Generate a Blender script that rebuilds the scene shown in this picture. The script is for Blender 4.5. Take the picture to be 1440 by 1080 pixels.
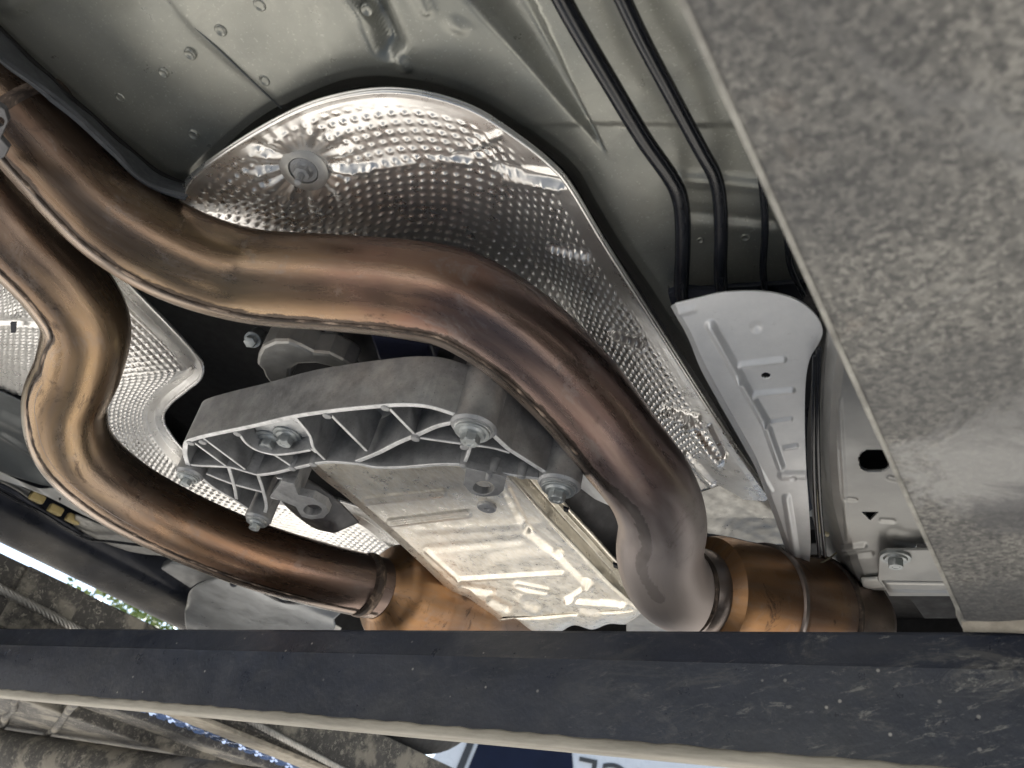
import bpy, bmesh, math, random
import numpy as np
from mathutils import Vector, Matrix
from mathutils.geometry import tessellate_polygon
random.seed(7); rng = np.random.default_rng(7)
scene = bpy.context.scene
for o in list(bpy.data.objects): bpy.data.objects.remove(o)

# ---------------------------------------------------------------- camera, sky, sun, exposure
CZ = 1.50                                   # height of the lens above the ground
FPX = 1162.0
VP_FRONT = np.array([1670 - 720, 1570 - 540, FPX]); VP_LEFT = np.array([-1070 - 720, 880 - 540, FPX])
d1 = VP_FRONT / np.linalg.norm(VP_FRONT)    # car front  = world +Y
d2 = VP_LEFT - d1 * (VP_LEFT @ d1); d2 /= np.linalg.norm(d2)   # car left = world -X
d3 = np.cross(d1, d2)                       # up
B = np.array([-d2, d1, d3])                 # rows: world X, Y, Z expressed in camera axes (x right, y down, z forward)
cam_data = bpy.data.cameras.new('camera'); cam = bpy.data.objects.new('camera', cam_data)
scene.collection.objects.link(cam); scene.camera = cam
rot = Matrix((B[:, 0], -B[:, 1], -B[:, 2])).transposed()
cam.matrix_world = Matrix.Translation((0, 0, CZ)) @ rot.to_4x4()
cam_data.sensor_width = 36.0; cam_data.lens = FPX / 1440 * 36; cam_data.clip_start = 0.01; cam_data.clip_end = 500
cam_data.dof.use_dof = True; cam_data.dof.focus_distance = 0.72; cam_data.dof.aperture_fstop = 13.0

SUN_EL = math.radians(46); SUN_AZ = math.radians(-38)      # azimuth measured from +Y (car front) towards +X
world = bpy.data.worlds.new('World'); scene.world = world; world.use_nodes = True
wn = world.node_tree.nodes; wl = world.node_tree.links
sky = wn.new('ShaderNodeTexSky'); sky.sky_type = 'NISHITA'; sky.sun_disc = False
sky.sun_elevation = SUN_EL; sky.sun_rotation = SUN_AZ
wn['Background'].inputs[1].default_value = 0.08
wl.new(sky.outputs[0], wn['Background'].inputs[0])
sd = bpy.data.lights.new('sun', 'SUN'); sd.energy = 5.0; sd.angle = math.radians(0.5); sd.color = (1, 0.945, 0.87)
sun = bpy.data.objects.new('sun', sd); scene.collection.objects.link(sun)
sdir = Vector((math.sin(SUN_AZ) * math.cos(SUN_EL), math.cos(SUN_AZ) * math.cos(SUN_EL), math.sin(SUN_EL)))
sun.rotation_euler = sdir.to_track_quat('Z', 'Y').to_euler(); sun.location = (-3, 3, 6)
scene.view_settings.view_transform = 'Standard'; scene.view_settings.look = 'None'
scene.view_settings.gamma = 1.0; scene.view_settings.exposure = 1.85
scene.render.engine = 'CYCLES'
scene.render.resolution_x = 1024; scene.render.resolution_y = 768

# ---------------------------------------------------------------- pixel <-> place helpers (photo is 1440 x 1080)
def ray(px, py): return B @ np.array([px - 720.0, py - 540.0, FPX])
def P(px, py, z):                           # point of the ray that lies z metres above the lens
    r = ray(px, py); r = r * (z / r[2]); return np.array([r[0], r[1], r[2] + CZ])
def D(px, py, d):                           # point of the ray at forward distance d
    r = ray(px, py) * (d / FPX); return np.array([r[0], r[1], r[2] + CZ])
def PX(px, py, x):
    r = ray(px, py); r = r * (x / r[0]); return np.array([r[0], r[1], r[2] + CZ])
def PY(px, py, y):
    r = ray(px, py); r = r * (y / r[1]); return np.array([r[0], r[1], r[2] + CZ])
def proj(V):                                # (n,3) -> photo pixels
    V = np.asarray(V, float); c = (V - np.array([0, 0, CZ])) @ B
    z = np.where(np.abs(c[..., 2]) < 1e-6, 1e-6, c[..., 2])
    return np.stack([720 + FPX * c[..., 0] / z, 540 + FPX * c[..., 1] / z], -1)
CAM = np.array([0, 0, CZ])

# ---------------------------------------------------------------- materials
class Mat:
    def __init__(s, name):
        s.m = bpy.data.materials.new(name); s.m.use_nodes = True
        s.N = s.m.node_tree.nodes; s.L = s.m.node_tree.links; s.b = s.N['Principled BSDF']; s.tc = s.N.new('ShaderNodeTexCoord')
    def set(s, **k):
        for key, v in k.items():
            i = s.b.inputs[key.replace('_', ' ')]
            if hasattr(v, 'is_output'): s.L.new(v, i)
            elif isinstance(v, (tuple, list)): i.default_value = (*v, 1) if len(v) == 3 else v
            else: i.default_value = v
        return s
    def noise(s, scale, detail=5, rough=0.6, stretch=(1, 1, 1), coord='Object', dist=0.0, off=(0, 0, 0), rotz=0, pre=None):
        mp = s.N.new('ShaderNodeMapping'); mp.inputs['Scale'].default_value = stretch; mp.inputs['Location'].default_value = off
        mp.inputs['Rotation'].default_value = (0, 0, rotz)
        src = s.tc.outputs[coord]
        if pre:                                                  # turn the grain before stretching it
            m0 = s.N.new('ShaderNodeMapping'); m0.inputs['Rotation'].default_value = pre; s.L.new(src, m0.inputs[0]); src = m0.outputs[0]
        s.L.new(src, mp.inputs[0])
        t = s.N.new('ShaderNodeTexNoise'); t.inputs['Scale'].default_value = scale; t.inputs['Detail'].default_value = detail
        t.inputs['Roughness'].default_value = rough; t.inputs['Distortion'].default_value = dist
        s.L.new(mp.outputs[0], t.inputs['Vector']); return t.outputs['Fac']
    def voro(s, scale, stretch=(1, 1, 1), coord='Object', feature='F1', rnd=1.0):
        mp = s.N.new('ShaderNodeMapping'); mp.inputs['Scale'].default_value = stretch
        s.L.new(s.tc.outputs[coord], mp.inputs[0])
        t = s.N.new('ShaderNodeTexVoronoi'); t.feature = feature; t.inputs['Scale'].default_value = scale
        t.inputs['Randomness'].default_value = rnd
        s.L.new(mp.outputs[0], t.inputs['Vector']); return t.outputs['Distance']
    def ramp(s, fac, stops):
        r = s.N.new('ShaderNodeValToRGB'); e = r.color_ramp.elements
        while len(e) < len(stops): e.new(0.5)
        for k, (p, c) in enumerate(stops):
            e[k].position = p
            e[k].color = (c, c, c, 1) if isinstance(c, (int, float)) else (*c, 1)
        s.L.new(fac, r.inputs[0]); return r.outputs[0]
    def mix(s, fac, a, b, mode='MIX'):
        n = s.N.new('ShaderNodeMix'); n.data_type = 'RGBA'; n.blend_type = mode
        for i, v in ((0, fac), (6, a), (7, b)):
            if hasattr(v, 'is_output'): s.L.new(v, n.inputs[i])
            elif isinstance(v, (tuple, list)): n.inputs[i].default_value = (*v, 1)
            else: n.inputs[i].default_value = v
        return n.outputs[2]
    def math(s, op, a, b=0.0):
        n = s.N.new('ShaderNodeMath'); n.operation = op
        for i, v in ((0, a), (1, b)):
            if hasattr(v, 'is_output'): s.L.new(v, n.inputs[i])
            else: n.inputs[i].default_value = v
        return n.outputs[0]
    def bump(s, h, strength=0.3, dist=0.001):
        n = s.N.new('ShaderNodeBump'); n.inputs['Strength'].default_value = strength; n.inputs['Distance'].default_value = dist
        s.L.new(h, n.inputs['Height']); s.L.new(n.outputs[0], s.b.inputs['Normal']); return s

MT = {}
def M(name): return MT[name].m
def simple(name, base, rough, metal, var=0.25, scale=60, bump=0.15, bscale=300, bdist=0.0006, rvar=0.12):
    m = Mat(name); MT[name] = m
    n = m.noise(scale, 6, 0.65)
    lo = tuple(c * (1 - var) for c in base); hi = tuple(min(1, c * (1 + var)) for c in base)
    m.set(Base_Color=m.ramp(n, [(0.3, lo), (0.7, hi)]), Metallic=metal)
    n2 = m.noise(scale * 2.3, 5, 0.6, off=(3, 1, 2))
    m.set(Roughness=m.ramp(n2, [(0.3, max(0.03, rough - rvar)), (0.7, min(1, rough + rvar))]))
    m.bump(m.noise(bscale, 4, 0.6), bump, bdist * (0.45 if metal > 0.2 else 0.8))
    return m

def build_materials():
    # satin grey-green underbody paint with faint mottling and dust
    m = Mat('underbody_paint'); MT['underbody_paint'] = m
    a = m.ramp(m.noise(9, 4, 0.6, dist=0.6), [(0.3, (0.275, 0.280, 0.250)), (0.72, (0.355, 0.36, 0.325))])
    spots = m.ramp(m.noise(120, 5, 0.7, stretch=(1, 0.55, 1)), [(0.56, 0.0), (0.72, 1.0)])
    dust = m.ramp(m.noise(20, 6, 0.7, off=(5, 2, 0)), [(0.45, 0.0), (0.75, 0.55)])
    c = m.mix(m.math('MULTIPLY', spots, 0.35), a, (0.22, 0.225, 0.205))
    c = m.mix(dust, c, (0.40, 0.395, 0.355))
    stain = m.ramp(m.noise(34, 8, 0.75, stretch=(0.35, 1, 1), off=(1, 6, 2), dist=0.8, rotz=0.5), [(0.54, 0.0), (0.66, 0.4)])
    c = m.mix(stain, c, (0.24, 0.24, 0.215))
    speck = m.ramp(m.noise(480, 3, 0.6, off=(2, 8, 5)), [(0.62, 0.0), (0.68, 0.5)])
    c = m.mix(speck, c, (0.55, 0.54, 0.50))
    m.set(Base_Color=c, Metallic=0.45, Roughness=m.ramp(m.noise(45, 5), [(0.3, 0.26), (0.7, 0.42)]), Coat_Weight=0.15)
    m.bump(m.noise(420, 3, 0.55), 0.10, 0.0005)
    # heat tinted stainless pipe: tint zones follow the length (UV x, metres), streaks and soot on top
    def pipe(name, stops, length, rough=0.25, off=(0, 0, 0), soot=0.8, dust=0.5):
        m = Mat(name); MT[name] = m
        sx = m.N.new('ShaderNodeSeparateXYZ'); m.L.new(m.tc.outputs['UV'], sx.inputs[0])
        wob = m.math('MULTIPLY', m.math('SUBTRACT', m.noise(9, 4, 0.6, stretch=(1, 1.4, 1), coord='UV', dist=0.8, off=off), 0.5), 0.34)
        t = m.math('ADD', m.math('DIVIDE', sx.outputs[0], length), wob)
        c = m.ramp(t, stops)
        band = m.noise(16, 3, 0.5, stretch=(0.12, 1.6, 1), coord='UV', off=(off[0] + 3, 1, 0))                     # long rolled streaks
        c = m.mix(m.ramp(band, [(0.48, 0.0), (0.68, 0.35)]), c, (0.27, 0.175, 0.14))
        fine = m.noise(90, 7, 0.75, stretch=(0.06, 1, 1), coord='UV', off=off)
        c = m.mix(m.ramp(fine, [(0.45, 0.0), (0.68, 0.45)]), c, (0.34, 0.27, 0.22))
        dark = m.noise(30, 9, 0.78, stretch=(0.5, 1, 1), coord='UV', dist=1.2, off=(4, 3 + off[0], 0))
        c = m.mix(m.ramp(dark, [(0.56, 0.0), (0.66, soot)]), c, (0.075, 0.055, 0.048))
        pale = m.noise(34, 10, 0.8, stretch=(0.7, 1, 1), coord='UV', dist=0.5, off=(9, 6 + off[0], 0))
        pf = m.ramp(pale, [(0.55, 0.0), (0.66, dust)])
        c = m.mix(pf, c, (0.40, 0.36, 0.34))
        at = m.N.new('ShaderNodeAttribute'); at.attribute_name = 'soot'
        sn = m.math('ADD', at.outputs['Fac'], m.math('MULTIPLY', m.math('SUBTRACT', m.noise(70, 8, 0.8, stretch=(0.35, 1, 1), coord='UV', dist=0.8, off=(1, 2, 0)), 0.5), 1.5))
        c = m.mix(m.ramp(sn, [(0.62, 0.0), (0.74, 0.92)]), c, (0.05, 0.038, 0.032))
        lh = m.N.new('ShaderNodeAttribute'); lh.attribute_name = 'pale_rim'
        c = m.mix(m.math('MULTIPLY', lh.outputs['Fac'], 0.8), c, (0.66, 0.54, 0.44))  # paler strip along the rim beyond the seam
        c = m.mix(0.30, c, (0.0, 0.0, 0.0))
        rg = m.mix(pf, m.ramp(m.noise(70, 6, 0.7, stretch=(0.15, 1, 1), coord='UV'), [(0.3, rough - 0.07), (0.72, rough + 0.16)]), (0.6, 0.6, 0.6))
        end = m.math('MINIMUM', m.math('MAXIMUM', m.math('DIVIDE', m.math('SUBTRACT', t, 0.74), 0.16), 0.0), 1.0)
        if name == 'pipe_bronze':
            rg = m.mix(end, rg, (0.52, 0.52, 0.52)); c = m.mix(m.math('MULTIPLY', end, 0.55), c, (0.56, 0.50, 0.475))
            m.set(Metallic=m.math('SUBTRACT', 0.9, m.math('MULTIPLY', end, 0.45)))
        else: m.set(Metallic=0.9)
        m.set(Base_Color=c, Roughness=rg)
        m.bump(m.noise(260, 6, 0.7, stretch=(0.25, 1, 1), coord='UV'), 0.22, 0.0006)
    pipe('pipe_bronze', [(0.02, (0.13, 0.085, 0.06)), (0.12, (0.22, 0.15, 0.10)), (0.24, (0.38, 0.27, 0.165)), (0.36, (0.36, 0.235, 0.15)), (0.46, (0.30, 0.17, 0.125)), (0.56, (0.20, 0.145, 0.135)), (0.66, (0.25, 0.165, 0.145)), (0.76, (0.33, 0.25, 0.24)), (0.86, (0.45, 0.385, 0.375)), (1.0, (0.52, 0.46, 0.43))], 0.71)
    pipe('pipe_gold', [(0.04, (0.22, 0.165, 0.14)), (0.18, (0.27, 0.195, 0.145)), (0.32, (0.42, 0.29, 0.165)), (0.46, (0.44, 0.32, 0.20)), (0.56, (0.33, 0.25, 0.19)), (0.68, (0.38, 0.225, 0.13)), (0.80, (0.33, 0.185, 0.115)), (0.92, (0.28, 0.21, 0.185))], 0.77, off=(2, 5, 0), dust=0.35)
    pipe('converter_copper', [(0.0, (0.44, 0.25, 0.12)), (0.3, (0.40, 0.215, 0.10)), (0.6, (0.30, 0.18, 0.115)), (0.8, (0.38, 0.22, 0.12)), (1.0, (0.25, 0.18, 0.15))], 0.45, rough=0.38, off=(7, 1, 0), dust=0.3)
    pipe('pipe_grey', [(0.2, (0.34, 0.30, 0.285)), (0.8, (0.46, 0.42, 0.39))], 0.5, rough=0.34, off=(7, 4, 0), soot=0.5)
    # scorched weld bead
    m = Mat('weld_bead'); MT['weld_bead'] = m
    n = m.noise(45, 6, 0.6, stretch=(1, 1, 1), coord='UV', dist=0.6)
    m.set(Base_Color=m.ramp(n, [(0.44, (0.045, 0.035, 0.03)), (0.56, (0.11, 0.082, 0.065)), (0.66, (0.36, 0.28, 0.22))]), Metallic=0.6, Roughness=0.6)
    m.bump(m.noise(300, 5, 0.7), 0.5, 0.001)
    # bright pressed aluminium foil
    m = Mat('shield_foil'); MT['shield_foil'] = m
    c = m.ramp(m.noise(35, 6, 0.65), [(0.3, (0.78, 0.77, 0.75)), (0.7, (0.92, 0.91, 0.89))])
    grime = m.ramp(m.noise(14, 8, 0.78, off=(2, 2, 2), dist=0.6), [(0.54, 0.0), (0.72, 0.5)])
    c = m.mix(grime, c, (0.52, 0.50, 0.47))
    m.set(Base_Color=c, Metallic=m.mix(grime, (0.90, 0.90, 0.90), (0.6, 0.6, 0.6)), Roughness=m.ramp(m.noise(60, 6, 0.7), [(0.3, 0.22), (0.7, 0.40)]))
    m.bump(m.noise(150, 4, 0.5, dist=0.3), 0.12, 0.0008)
    simple('shield_dull', (0.30, 0.30, 0.29), 0.38, 0.75, 0.25, 50, 0.35, 260, 0.0008)
    # cast aluminium
    m = Mat('cast_aluminium'); MT['cast_aluminium'] = m
    c = m.ramp(m.noise(42, 7, 0.7), [(0.32, (0.22, 0.225, 0.235)), (0.68, (0.43, 0.435, 0.44))])
    c = m.mix(m.ramp(m.noise(22, 6, 0.7, off=(4, 4, 1)), [(0.5, 0.0), (0.7, 0.5)]), c, (0.19, 0.19, 0.195))
    c = m.mix(m.ramp(m.voro(230), [(0.06, 0.8), (0.10, 0.0)]), c, (0.12, 0.12, 0.12))
    m.set(Base_Color=c, Metallic=0.75, Roughness=m.ramp(m.noise(90, 5), [(0.3, 0.42), (0.7, 0.62)]))
    m.bump(m.noise(520, 5, 0.65), 0.35, 0.0007)
    simple('machined_aluminium', (0.52, 0.53, 0.54), 0.36, 0.8, 0.14, 80, 0.2, 500, 0.0004)
    simple('rib_edge_lit', (0.62, 0.625, 0.63), 0.45, 0.6, 0.3, 90, 0.4, 400, 0.0006)
    simple('zinc_bolt', (0.33, 0.35, 0.355), 0.46, 0.8, 0.2, 120, 0.15, 500, 0.0003)
    # transmission pan: bright zinc, lightly spangled
    m = Mat('pan_steel'); MT['pan_steel'] = m
    c = m.ramp(m.noise(60, 8, 0.75, stretch=(1, 0.6, 1)), [(0.36, (0.72, 0.66, 0.55)), (0.62, (0.95, 0.895, 0.79))])
    c = m.mix(m.ramp(m.noise(300, 7, 0.75, stretch=(1, 0.35, 1)), [(0.48, 0.0), (0.62, 0.7)]), c, (0.97, 0.94, 0.88))
    c = m.mix(m.ramp(m.noise(22, 7, 0.7, off=(3, 1, 1)), [(0.54, 0.0), (0.68, 0.5)]), c, (0.62, 0.60, 0.55))
    m.set(Base_Color=c, Metallic=0.78, Roughness=m.ramp(m.noise(110, 6, 0.7), [(0.3, 0.22), (0.7, 0.44)]))
    m.bump(m.noise(120, 3, 0.5, stretch=(1, 0.5, 1)), 0.05, 0.0008)
    simple('pan_flank', (0.66, 0.63, 0.56), 0.34, 0.9, 0.2, 40, 0.15, 200, 0.0005)
    # pale rolled aluminium bracket
    m = Mat('bracket_aluminium'); MT['bracket_aluminium'] = m
    c = m.ramp(m.noise(22, 6, 0.7), [(0.3, (0.64, 0.655, 0.675)), (0.7, (0.77, 0.78, 0.795))])
    c = m.mix(m.ramp(m.noise(160, 6, 0.7), [(0.62, 0.0), (0.75, 0.35)]), c, (0.42, 0.42, 0.42))
    m.set(Base_Color=c, Metallic=0.45, Roughness=m.ramp(m.noise(60, 6, 0.7), [(0.3, 0.40), (0.7, 0.55)]))
    m.bump(m.noise(500, 4, 0.6), 0.12, 0.0004)
    # frame rail: pale grey e-coat
    m = Mat('frame_paint'); MT['frame_paint'] = m
    c = m.ramp(m.noise(16, 5, 0.6), [(0.3, (0.27, 0.27, 0.265)), (0.7, (0.36, 0.36, 0.35))])
    c = m.mix(m.ramp(m.noise(190, 6, 0.7), [(0.62, 0.0), (0.74, 0.4)]), c, (0.48, 0.47, 0.44))
    m.set(Base_Color=c, Metallic=0.5, Roughness=m.ramp(m.noise(50, 5), [(0.3, 0.30), (0.7, 0.44)]))
    m.bump(m.noise(600, 3, 0.5), 0.08, 0.0004)
    simple('rail_white', (0.58, 0.57, 0.54), 0.45, 0.25, 0.14, 40, 0.15, 300, 0.0004)
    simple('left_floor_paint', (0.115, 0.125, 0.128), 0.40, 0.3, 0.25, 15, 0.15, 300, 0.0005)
    simple('black_line', (0.014, 0.016, 0.021), 0.20, 0.0, 0.3, 40, 0.05, 120, 0.0003, 0.06)
    simple('rubber_strip', (0.055, 0.06, 0.068), 0.62, 0.0, 0.3, 60, 0.5, 160, 0.0012)
    simple('cavity_shade', (0.007, 0.007, 0.008), 0.8, 0.0, 0.3, 30)  # near-black colour stands in for the shade of deep recesses
    simple('rocker_black', (0.027, 0.030, 0.040), 0.32, 0.0, 0.4, 14, 0.2, 160, 0.0008)
    simple('dark_casting', (0.085, 0.085, 0.09), 0.5, 0.5, 0.3, 40, 0.3, 300, 0.0007)
    simple('grey_casting', (0.40, 0.395, 0.38), 0.42, 0.7, 0.18, 50, 0.25, 300, 0.0006)
    simple('undertray_grey', (0.22, 0.23, 0.24), 0.38, 0.5, 0.22, 16, 0.03, 90, 0.0004)
    simple('yellow_plastic', (0.48, 0.38, 0.17), 0.5, 0.0, 0.2, 60)
    simple('blue_box', (0.03, 0.035, 0.07), 0.4, 0.1, 0.3, 40)
    # runway underside: dusty grey paint, speckled, with pale powder patches
    m = Mat('runway_dust'); MT['runway_dust'] = m
    c = m.ramp(m.noise(170, 6, 0.72, stretch=(1, 0.7, 1)), [(0.34, (0.125, 0.122, 0.114)), (0.5, (0.195, 0.189, 0.173)), (0.64, (0.29, 0.278, 0.250))])
    c = m.mix(m.ramp(m.noise(360, 3, 0.6, off=(3, 3, 3)), [(0.52, 0.0), (0.59, 0.75)]), c, (0.36, 0.345, 0.31))
    c = m.mix(m.ramp(m.noise(330, 3, 0.6, off=(8, 1, 3)), [(0.52, 0.0), (0.60, 0.75)]), c, (0.085, 0.084, 0.082))
    c = m.mix(m.ramp(m.noise(34, 5, 0.65, off=(6, 1, 2), stretch=(1, 0.8, 1)), [(0.62, 0.0), (0.70, 0.25)]), c, (0.25, 0.20, 0.16))
    c = m.mix(m.ramp(m.noise(5.5, 8, 0.7, off=(2.2, 0.4, 0), dist=1.6), [(0.55, 0.0), (0.60, 0.5)]), c, (0.33, 0.325, 0.31))
    c = m.mix(m.ramp(m.noise(9, 6, 0.6, off=(7.1, 3.4, 0)), [(0.50, 0.0), (0.64, 0.45)]), c, (0.08, 0.08, 0.083))
    def stain(c, cx, cy, rad, col, amt, off):
        v = m.N.new('ShaderNodeVectorMath'); v.operation = 'DISTANCE'; m.L.new(m.tc.outputs['Object'], v.inputs[0]); v.inputs[1].default_value = (cx, cy, -.046)
        f = m.math('ADD', m.math('DIVIDE', v.outputs['Value'], rad), m.math('MULTIPLY', m.math('SUBTRACT', m.noise(26, 8, 0.75, off=off, dist=1.0), 0.5), 2.2))
        return m.mix(m.ramp(f, [(0.55, amt), (0.95, 0.0)]), c, col)
    p_ = P(1400, 655, .2075); q_ = P(1440, 720, .2075); r_ = P(1340, 560, .2075); t_ = P(1400, 850, .2075)
    for pp, rad, col, amt, off in ((p_, .055, (0.40, 0.395, 0.38), .75, (1, 1, 1)), (q_, .030, (0.10, 0.10, 0.105), .7, (4, 1, 2)), (r_, .05, (0.10, 0.10, 0.10), .45, (2, 5, 1)), (t_, .045, (0.13, 0.13, 0.13), .6, (6, 2, 1))):
        c = stain(c, pp[0] - .247, pp[1] + .35, rad, col, amt, off)
    m.set(Base_Color=c, Metallic=0.0, Roughness=0.75)
    m.bump(m.noise(320, 5, 0.75), 0.9, 0.002)
    simple('runway_edge', (0.30, 0.29, 0.26), 0.75, 0.0, 0.4, 60, 0.5, 200, 0.001)
    # crossbeam: black paint, fine scratches, dust ghosts
    m = Mat('beam_paint'); MT['beam_paint'] = m
    c = m.ramp(m.noise(11, 6, 0.7), [(0.3, (0.015, 0.019, 0.030)), (0.7, (0.032, 0.038, 0.056))])
    sx = m.N.new('ShaderNodeSeparateXYZ'); m.L.new(m.tc.outputs['Object'], sx.inputs[0])
    near = m.math('MINIMUM', m.math('MAXIMUM', m.math('DIVIDE', m.math('SUBTRACT', sx.outputs[0], 0.42), 0.34), 0.16), 0.9)     # scuffed most where the runway is loaded
    smear = m.noise(34, 9, 0.82, stretch=(0.5, 1, 1.3), dist=1.0, pre=(0, 0.3, 0))
    c = m.mix(m.math('MULTIPLY', m.ramp(smear, [(0.52, 0.0), (0.60, 0.5)]), near), c, (0.14, 0.138, 0.13))
    scr = m.noise(170, 9, 0.84, stretch=(0.24, 1, 0.9), dist=0.5, off=(2, 0, 1), pre=(0, 0.26, 0))
    c = m.mix(m.math('MULTIPLY', m.ramp(scr, [(0.57, 0.0), (0.61, 0.7)]), near), c, (0.25, 0.247, 0.23))
    blot = m.noise(9, 9, 0.75, off=(5, 1, 2), dist=1.2)
    c = m.mix(m.math('MULTIPLY', m.ramp(blot, [(0.56, 0.0), (0.63, 0.6)]), near), c, (0.19, 0.188, 0.18))
    dusty = m.ramp(m.noise(7, 7, 0.75, stretch=(0.4, 1, 1), off=(1, 1, 4)), [(0.52, 0.0), (0.72, 0.25)])
    c = m.mix(dusty, c, (0.12, 0.118, 0.112))
    chip = m.ramp(m.voro(60), [(0.045, 0.8), (0.08, 0.0)])
    c = m.mix(m.math('MULTIPLY', chip, m.ramp(m.noise(8, 4), [(0.45, 0.0), (0.6, 1.0)])), c, (0.4, 0.39, 0.36))
    m.set(Base_Color=c, Roughness=m.ramp(m.noise(40, 6, 0.7), [(0.3, 0.24), (0.7, 0.46)]))
    m.bump(m.noise(160, 6, 0.7), 0.35, 0.0012)
    m = Mat('worn_lip'); MT['worn_lip'] = m
    c = m.ramp(m.noise(70, 8, 0.75, stretch=(0.12, 1, 1)), [(0.32, (0.25, 0.235, 0.20)), (0.66, (0.46, 0.43, 0.37))])
    m.set(Base_Color=c, Roughness=0.8, Metallic=0.05); m.bump(m.noise(200, 6, 0.7, stretch=(0.3, 1, 1)), 0.5, 0.0015)
    # far runway: dark plates with pale dust flakes
    m = Mat('far_runway'); MT['far_runway'] = m
    c = m.ramp(m.noise(20, 6, 0.7), [(0.3, (0.045, 0.043, 0.041)), (0.7, (0.085, 0.081, 0.075))])
    c = m.mix(m.ramp(m.noise(95, 8, 0.8, dist=1.2), [(0.55, 0.0), (0.60, 0.9)]), c, (0.33, 0.31, 0.265))
    c = m.mix(m.ramp(m.noise(9, 7, 0.65, off=(3, 2, 1)), [(0.50, 0.0), (0.56, 0.8)]), c, (0.26, 0.24, 0.20))
    m.set(Base_Color=c, Roughness=0.8); m.bump(m.noise(150, 6, 0.7), 0.5, 0.002)
    simple('dusty_weld', (0.30, 0.27, 0.22), 0.8, 0.0, 0.35, 60, 0.7, 120, 0.003)
    simple('cable_steel', (0.33, 0.32, 0.30), 0.45, 0.7, 0.3, 90, 0.2, 300, 0.0005)
    simple('tread_blue', (0.34, 0.45, 0.72), 0.14, 0.9, 0.3, 40)
    simple('tyre_rubber', (0.022, 0.022, 0.024), 0.7, 0.0, 0.3, 30)
    simple('wheel_blue', (0.06, 0.10, 0.30), 0.35, 0.2, 0.2, 20)
    simple('van_white', (0.50, 0.51, 0.53), 0.3, 0.0, 0.04, 6, 0.0)
    simple('van_glass', (0.004, 0.007, 0.022), 0.5, 0.0, 0.2, 4, 0.0)
    simple('van_trim', (0.02, 0.02, 0.022), 0.5, 0.0, 0.2, 10)
    simple('letter_black', (0.03, 0.03, 0.03), 0.5, 0.0, 0.1, 10)
    simple('lamp_clear', (0.55, 0.56, 0.58), 0.15, 0.2, 0.1, 10, 0.0)
    simple('cyan_mark', (0.02, 0.16, 0.17), 0.6, 0.0, 0.2, 100)
    simple('sealant', (0.42, 0.38, 0.26), 0.55, 0.0, 0.2, 100)
    simple('bark', (0.12, 0.09, 0.06), 0.9, 0.0, 0.3, 20, 0.6, 30, 0.02)
    m = Mat('leaf'); MT['leaf'] = m
    m.set(Base_Color=m.ramp(m.noise(1.3, 4), [(0.3, (0.06, 0.11, 0.02)), (0.7, (0.14, 0.17, 0.03))]), Roughness=0.5, Subsurface_Weight=0.0)
    m.b.inputs['Transmission Weight'].default_value = 0.0
    m = Mat('concrete'); MT['concrete'] = m
    c = m.ramp(m.noise(0.8, 8, 0.7), [(0.3, (0.36, 0.345, 0.315)), (0.7, (0.50, 0.485, 0.45))])
    c = m.mix(m.ramp(m.noise(2.5, 6, 0.7, off=(4, 4, 0)), [(0.55, 0.0), (0.7, 0.4)]), c, (0.22, 0.21, 0.20))
    m.set(Base_Color=c, Roughness=0.85); m.bump(m.noise(60, 6, 0.7), 0.3, 0.004)
build_materials()
MT['rocker_black'].b.inputs['Specular IOR Level'].default_value = 0.22
MT['van_glass'].b.inputs['Specular IOR Level'].default_value = 0.15

# ---------------------------------------------------------------- object helpers
COL = scene.collection
WLOC = {}
def tag(o, label=None, cat=None, group=None, kind=None):
    for k, v in (('label', label), ('category', cat), ('group', group), ('kind', kind)):
        if v: o[k] = v
    return o
def empty(name, loc):
    o = bpy.data.objects.new(name, None); COL.objects.link(o); o.location = loc; o.empty_display_size = 0.1
    WLOC[o.name] = Vector(loc); return o
def link(o, c, parent):
    COL.objects.link(o); WLOC[o.name] = Vector(c)
    if parent is not None:
        o.parent = parent; o.location = Vector(c) - WLOC[parent.name]
    else: o.location = c
    return o
def mesh(name, verts, faces, mat, parent=None, smooth=True, uv=None, solid=0.0, bevel=0.0, label=None, autosmooth=None):
    V = np.asarray(verts, float); c = V.mean(0)
    me = bpy.data.meshes.new(name); me.from_pydata((V - c).tolist(), [], [list(map(int, f)) for f in faces]); me.update()
    if uv is not None:
        l = me.uv_layers.new(name='UVMap'); idx = np.zeros(len(me.loops), int); me.loops.foreach_get('vertex_index', idx)
        l.data.foreach_set('uv', np.asarray(uv, float)[idx].ravel())
    me.materials.append(M(mat))
    me.polygons.foreach_set('use_smooth', [smooth] * len(me.polygons))
    if smooth and autosmooth: me.set_sharp_from_angle(angle=math.radians(autosmooth))
    o = bpy.data.objects.new(name, me); link(o, c, parent)
    if solid:
        s = o.modifiers.new('thickness', 'SOLIDIFY'); s.thickness = abs(solid); s.offset = -1 if solid > 0 else 1
    if bevel:
        b = o.modifiers.new('edge', 'BEVEL'); b.width = bevel; b.segments = 2; b.limit_method = 'ANGLE'; b.angle_limit = math.radians(40)
    if label: o['label'] = label
    return o
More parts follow.
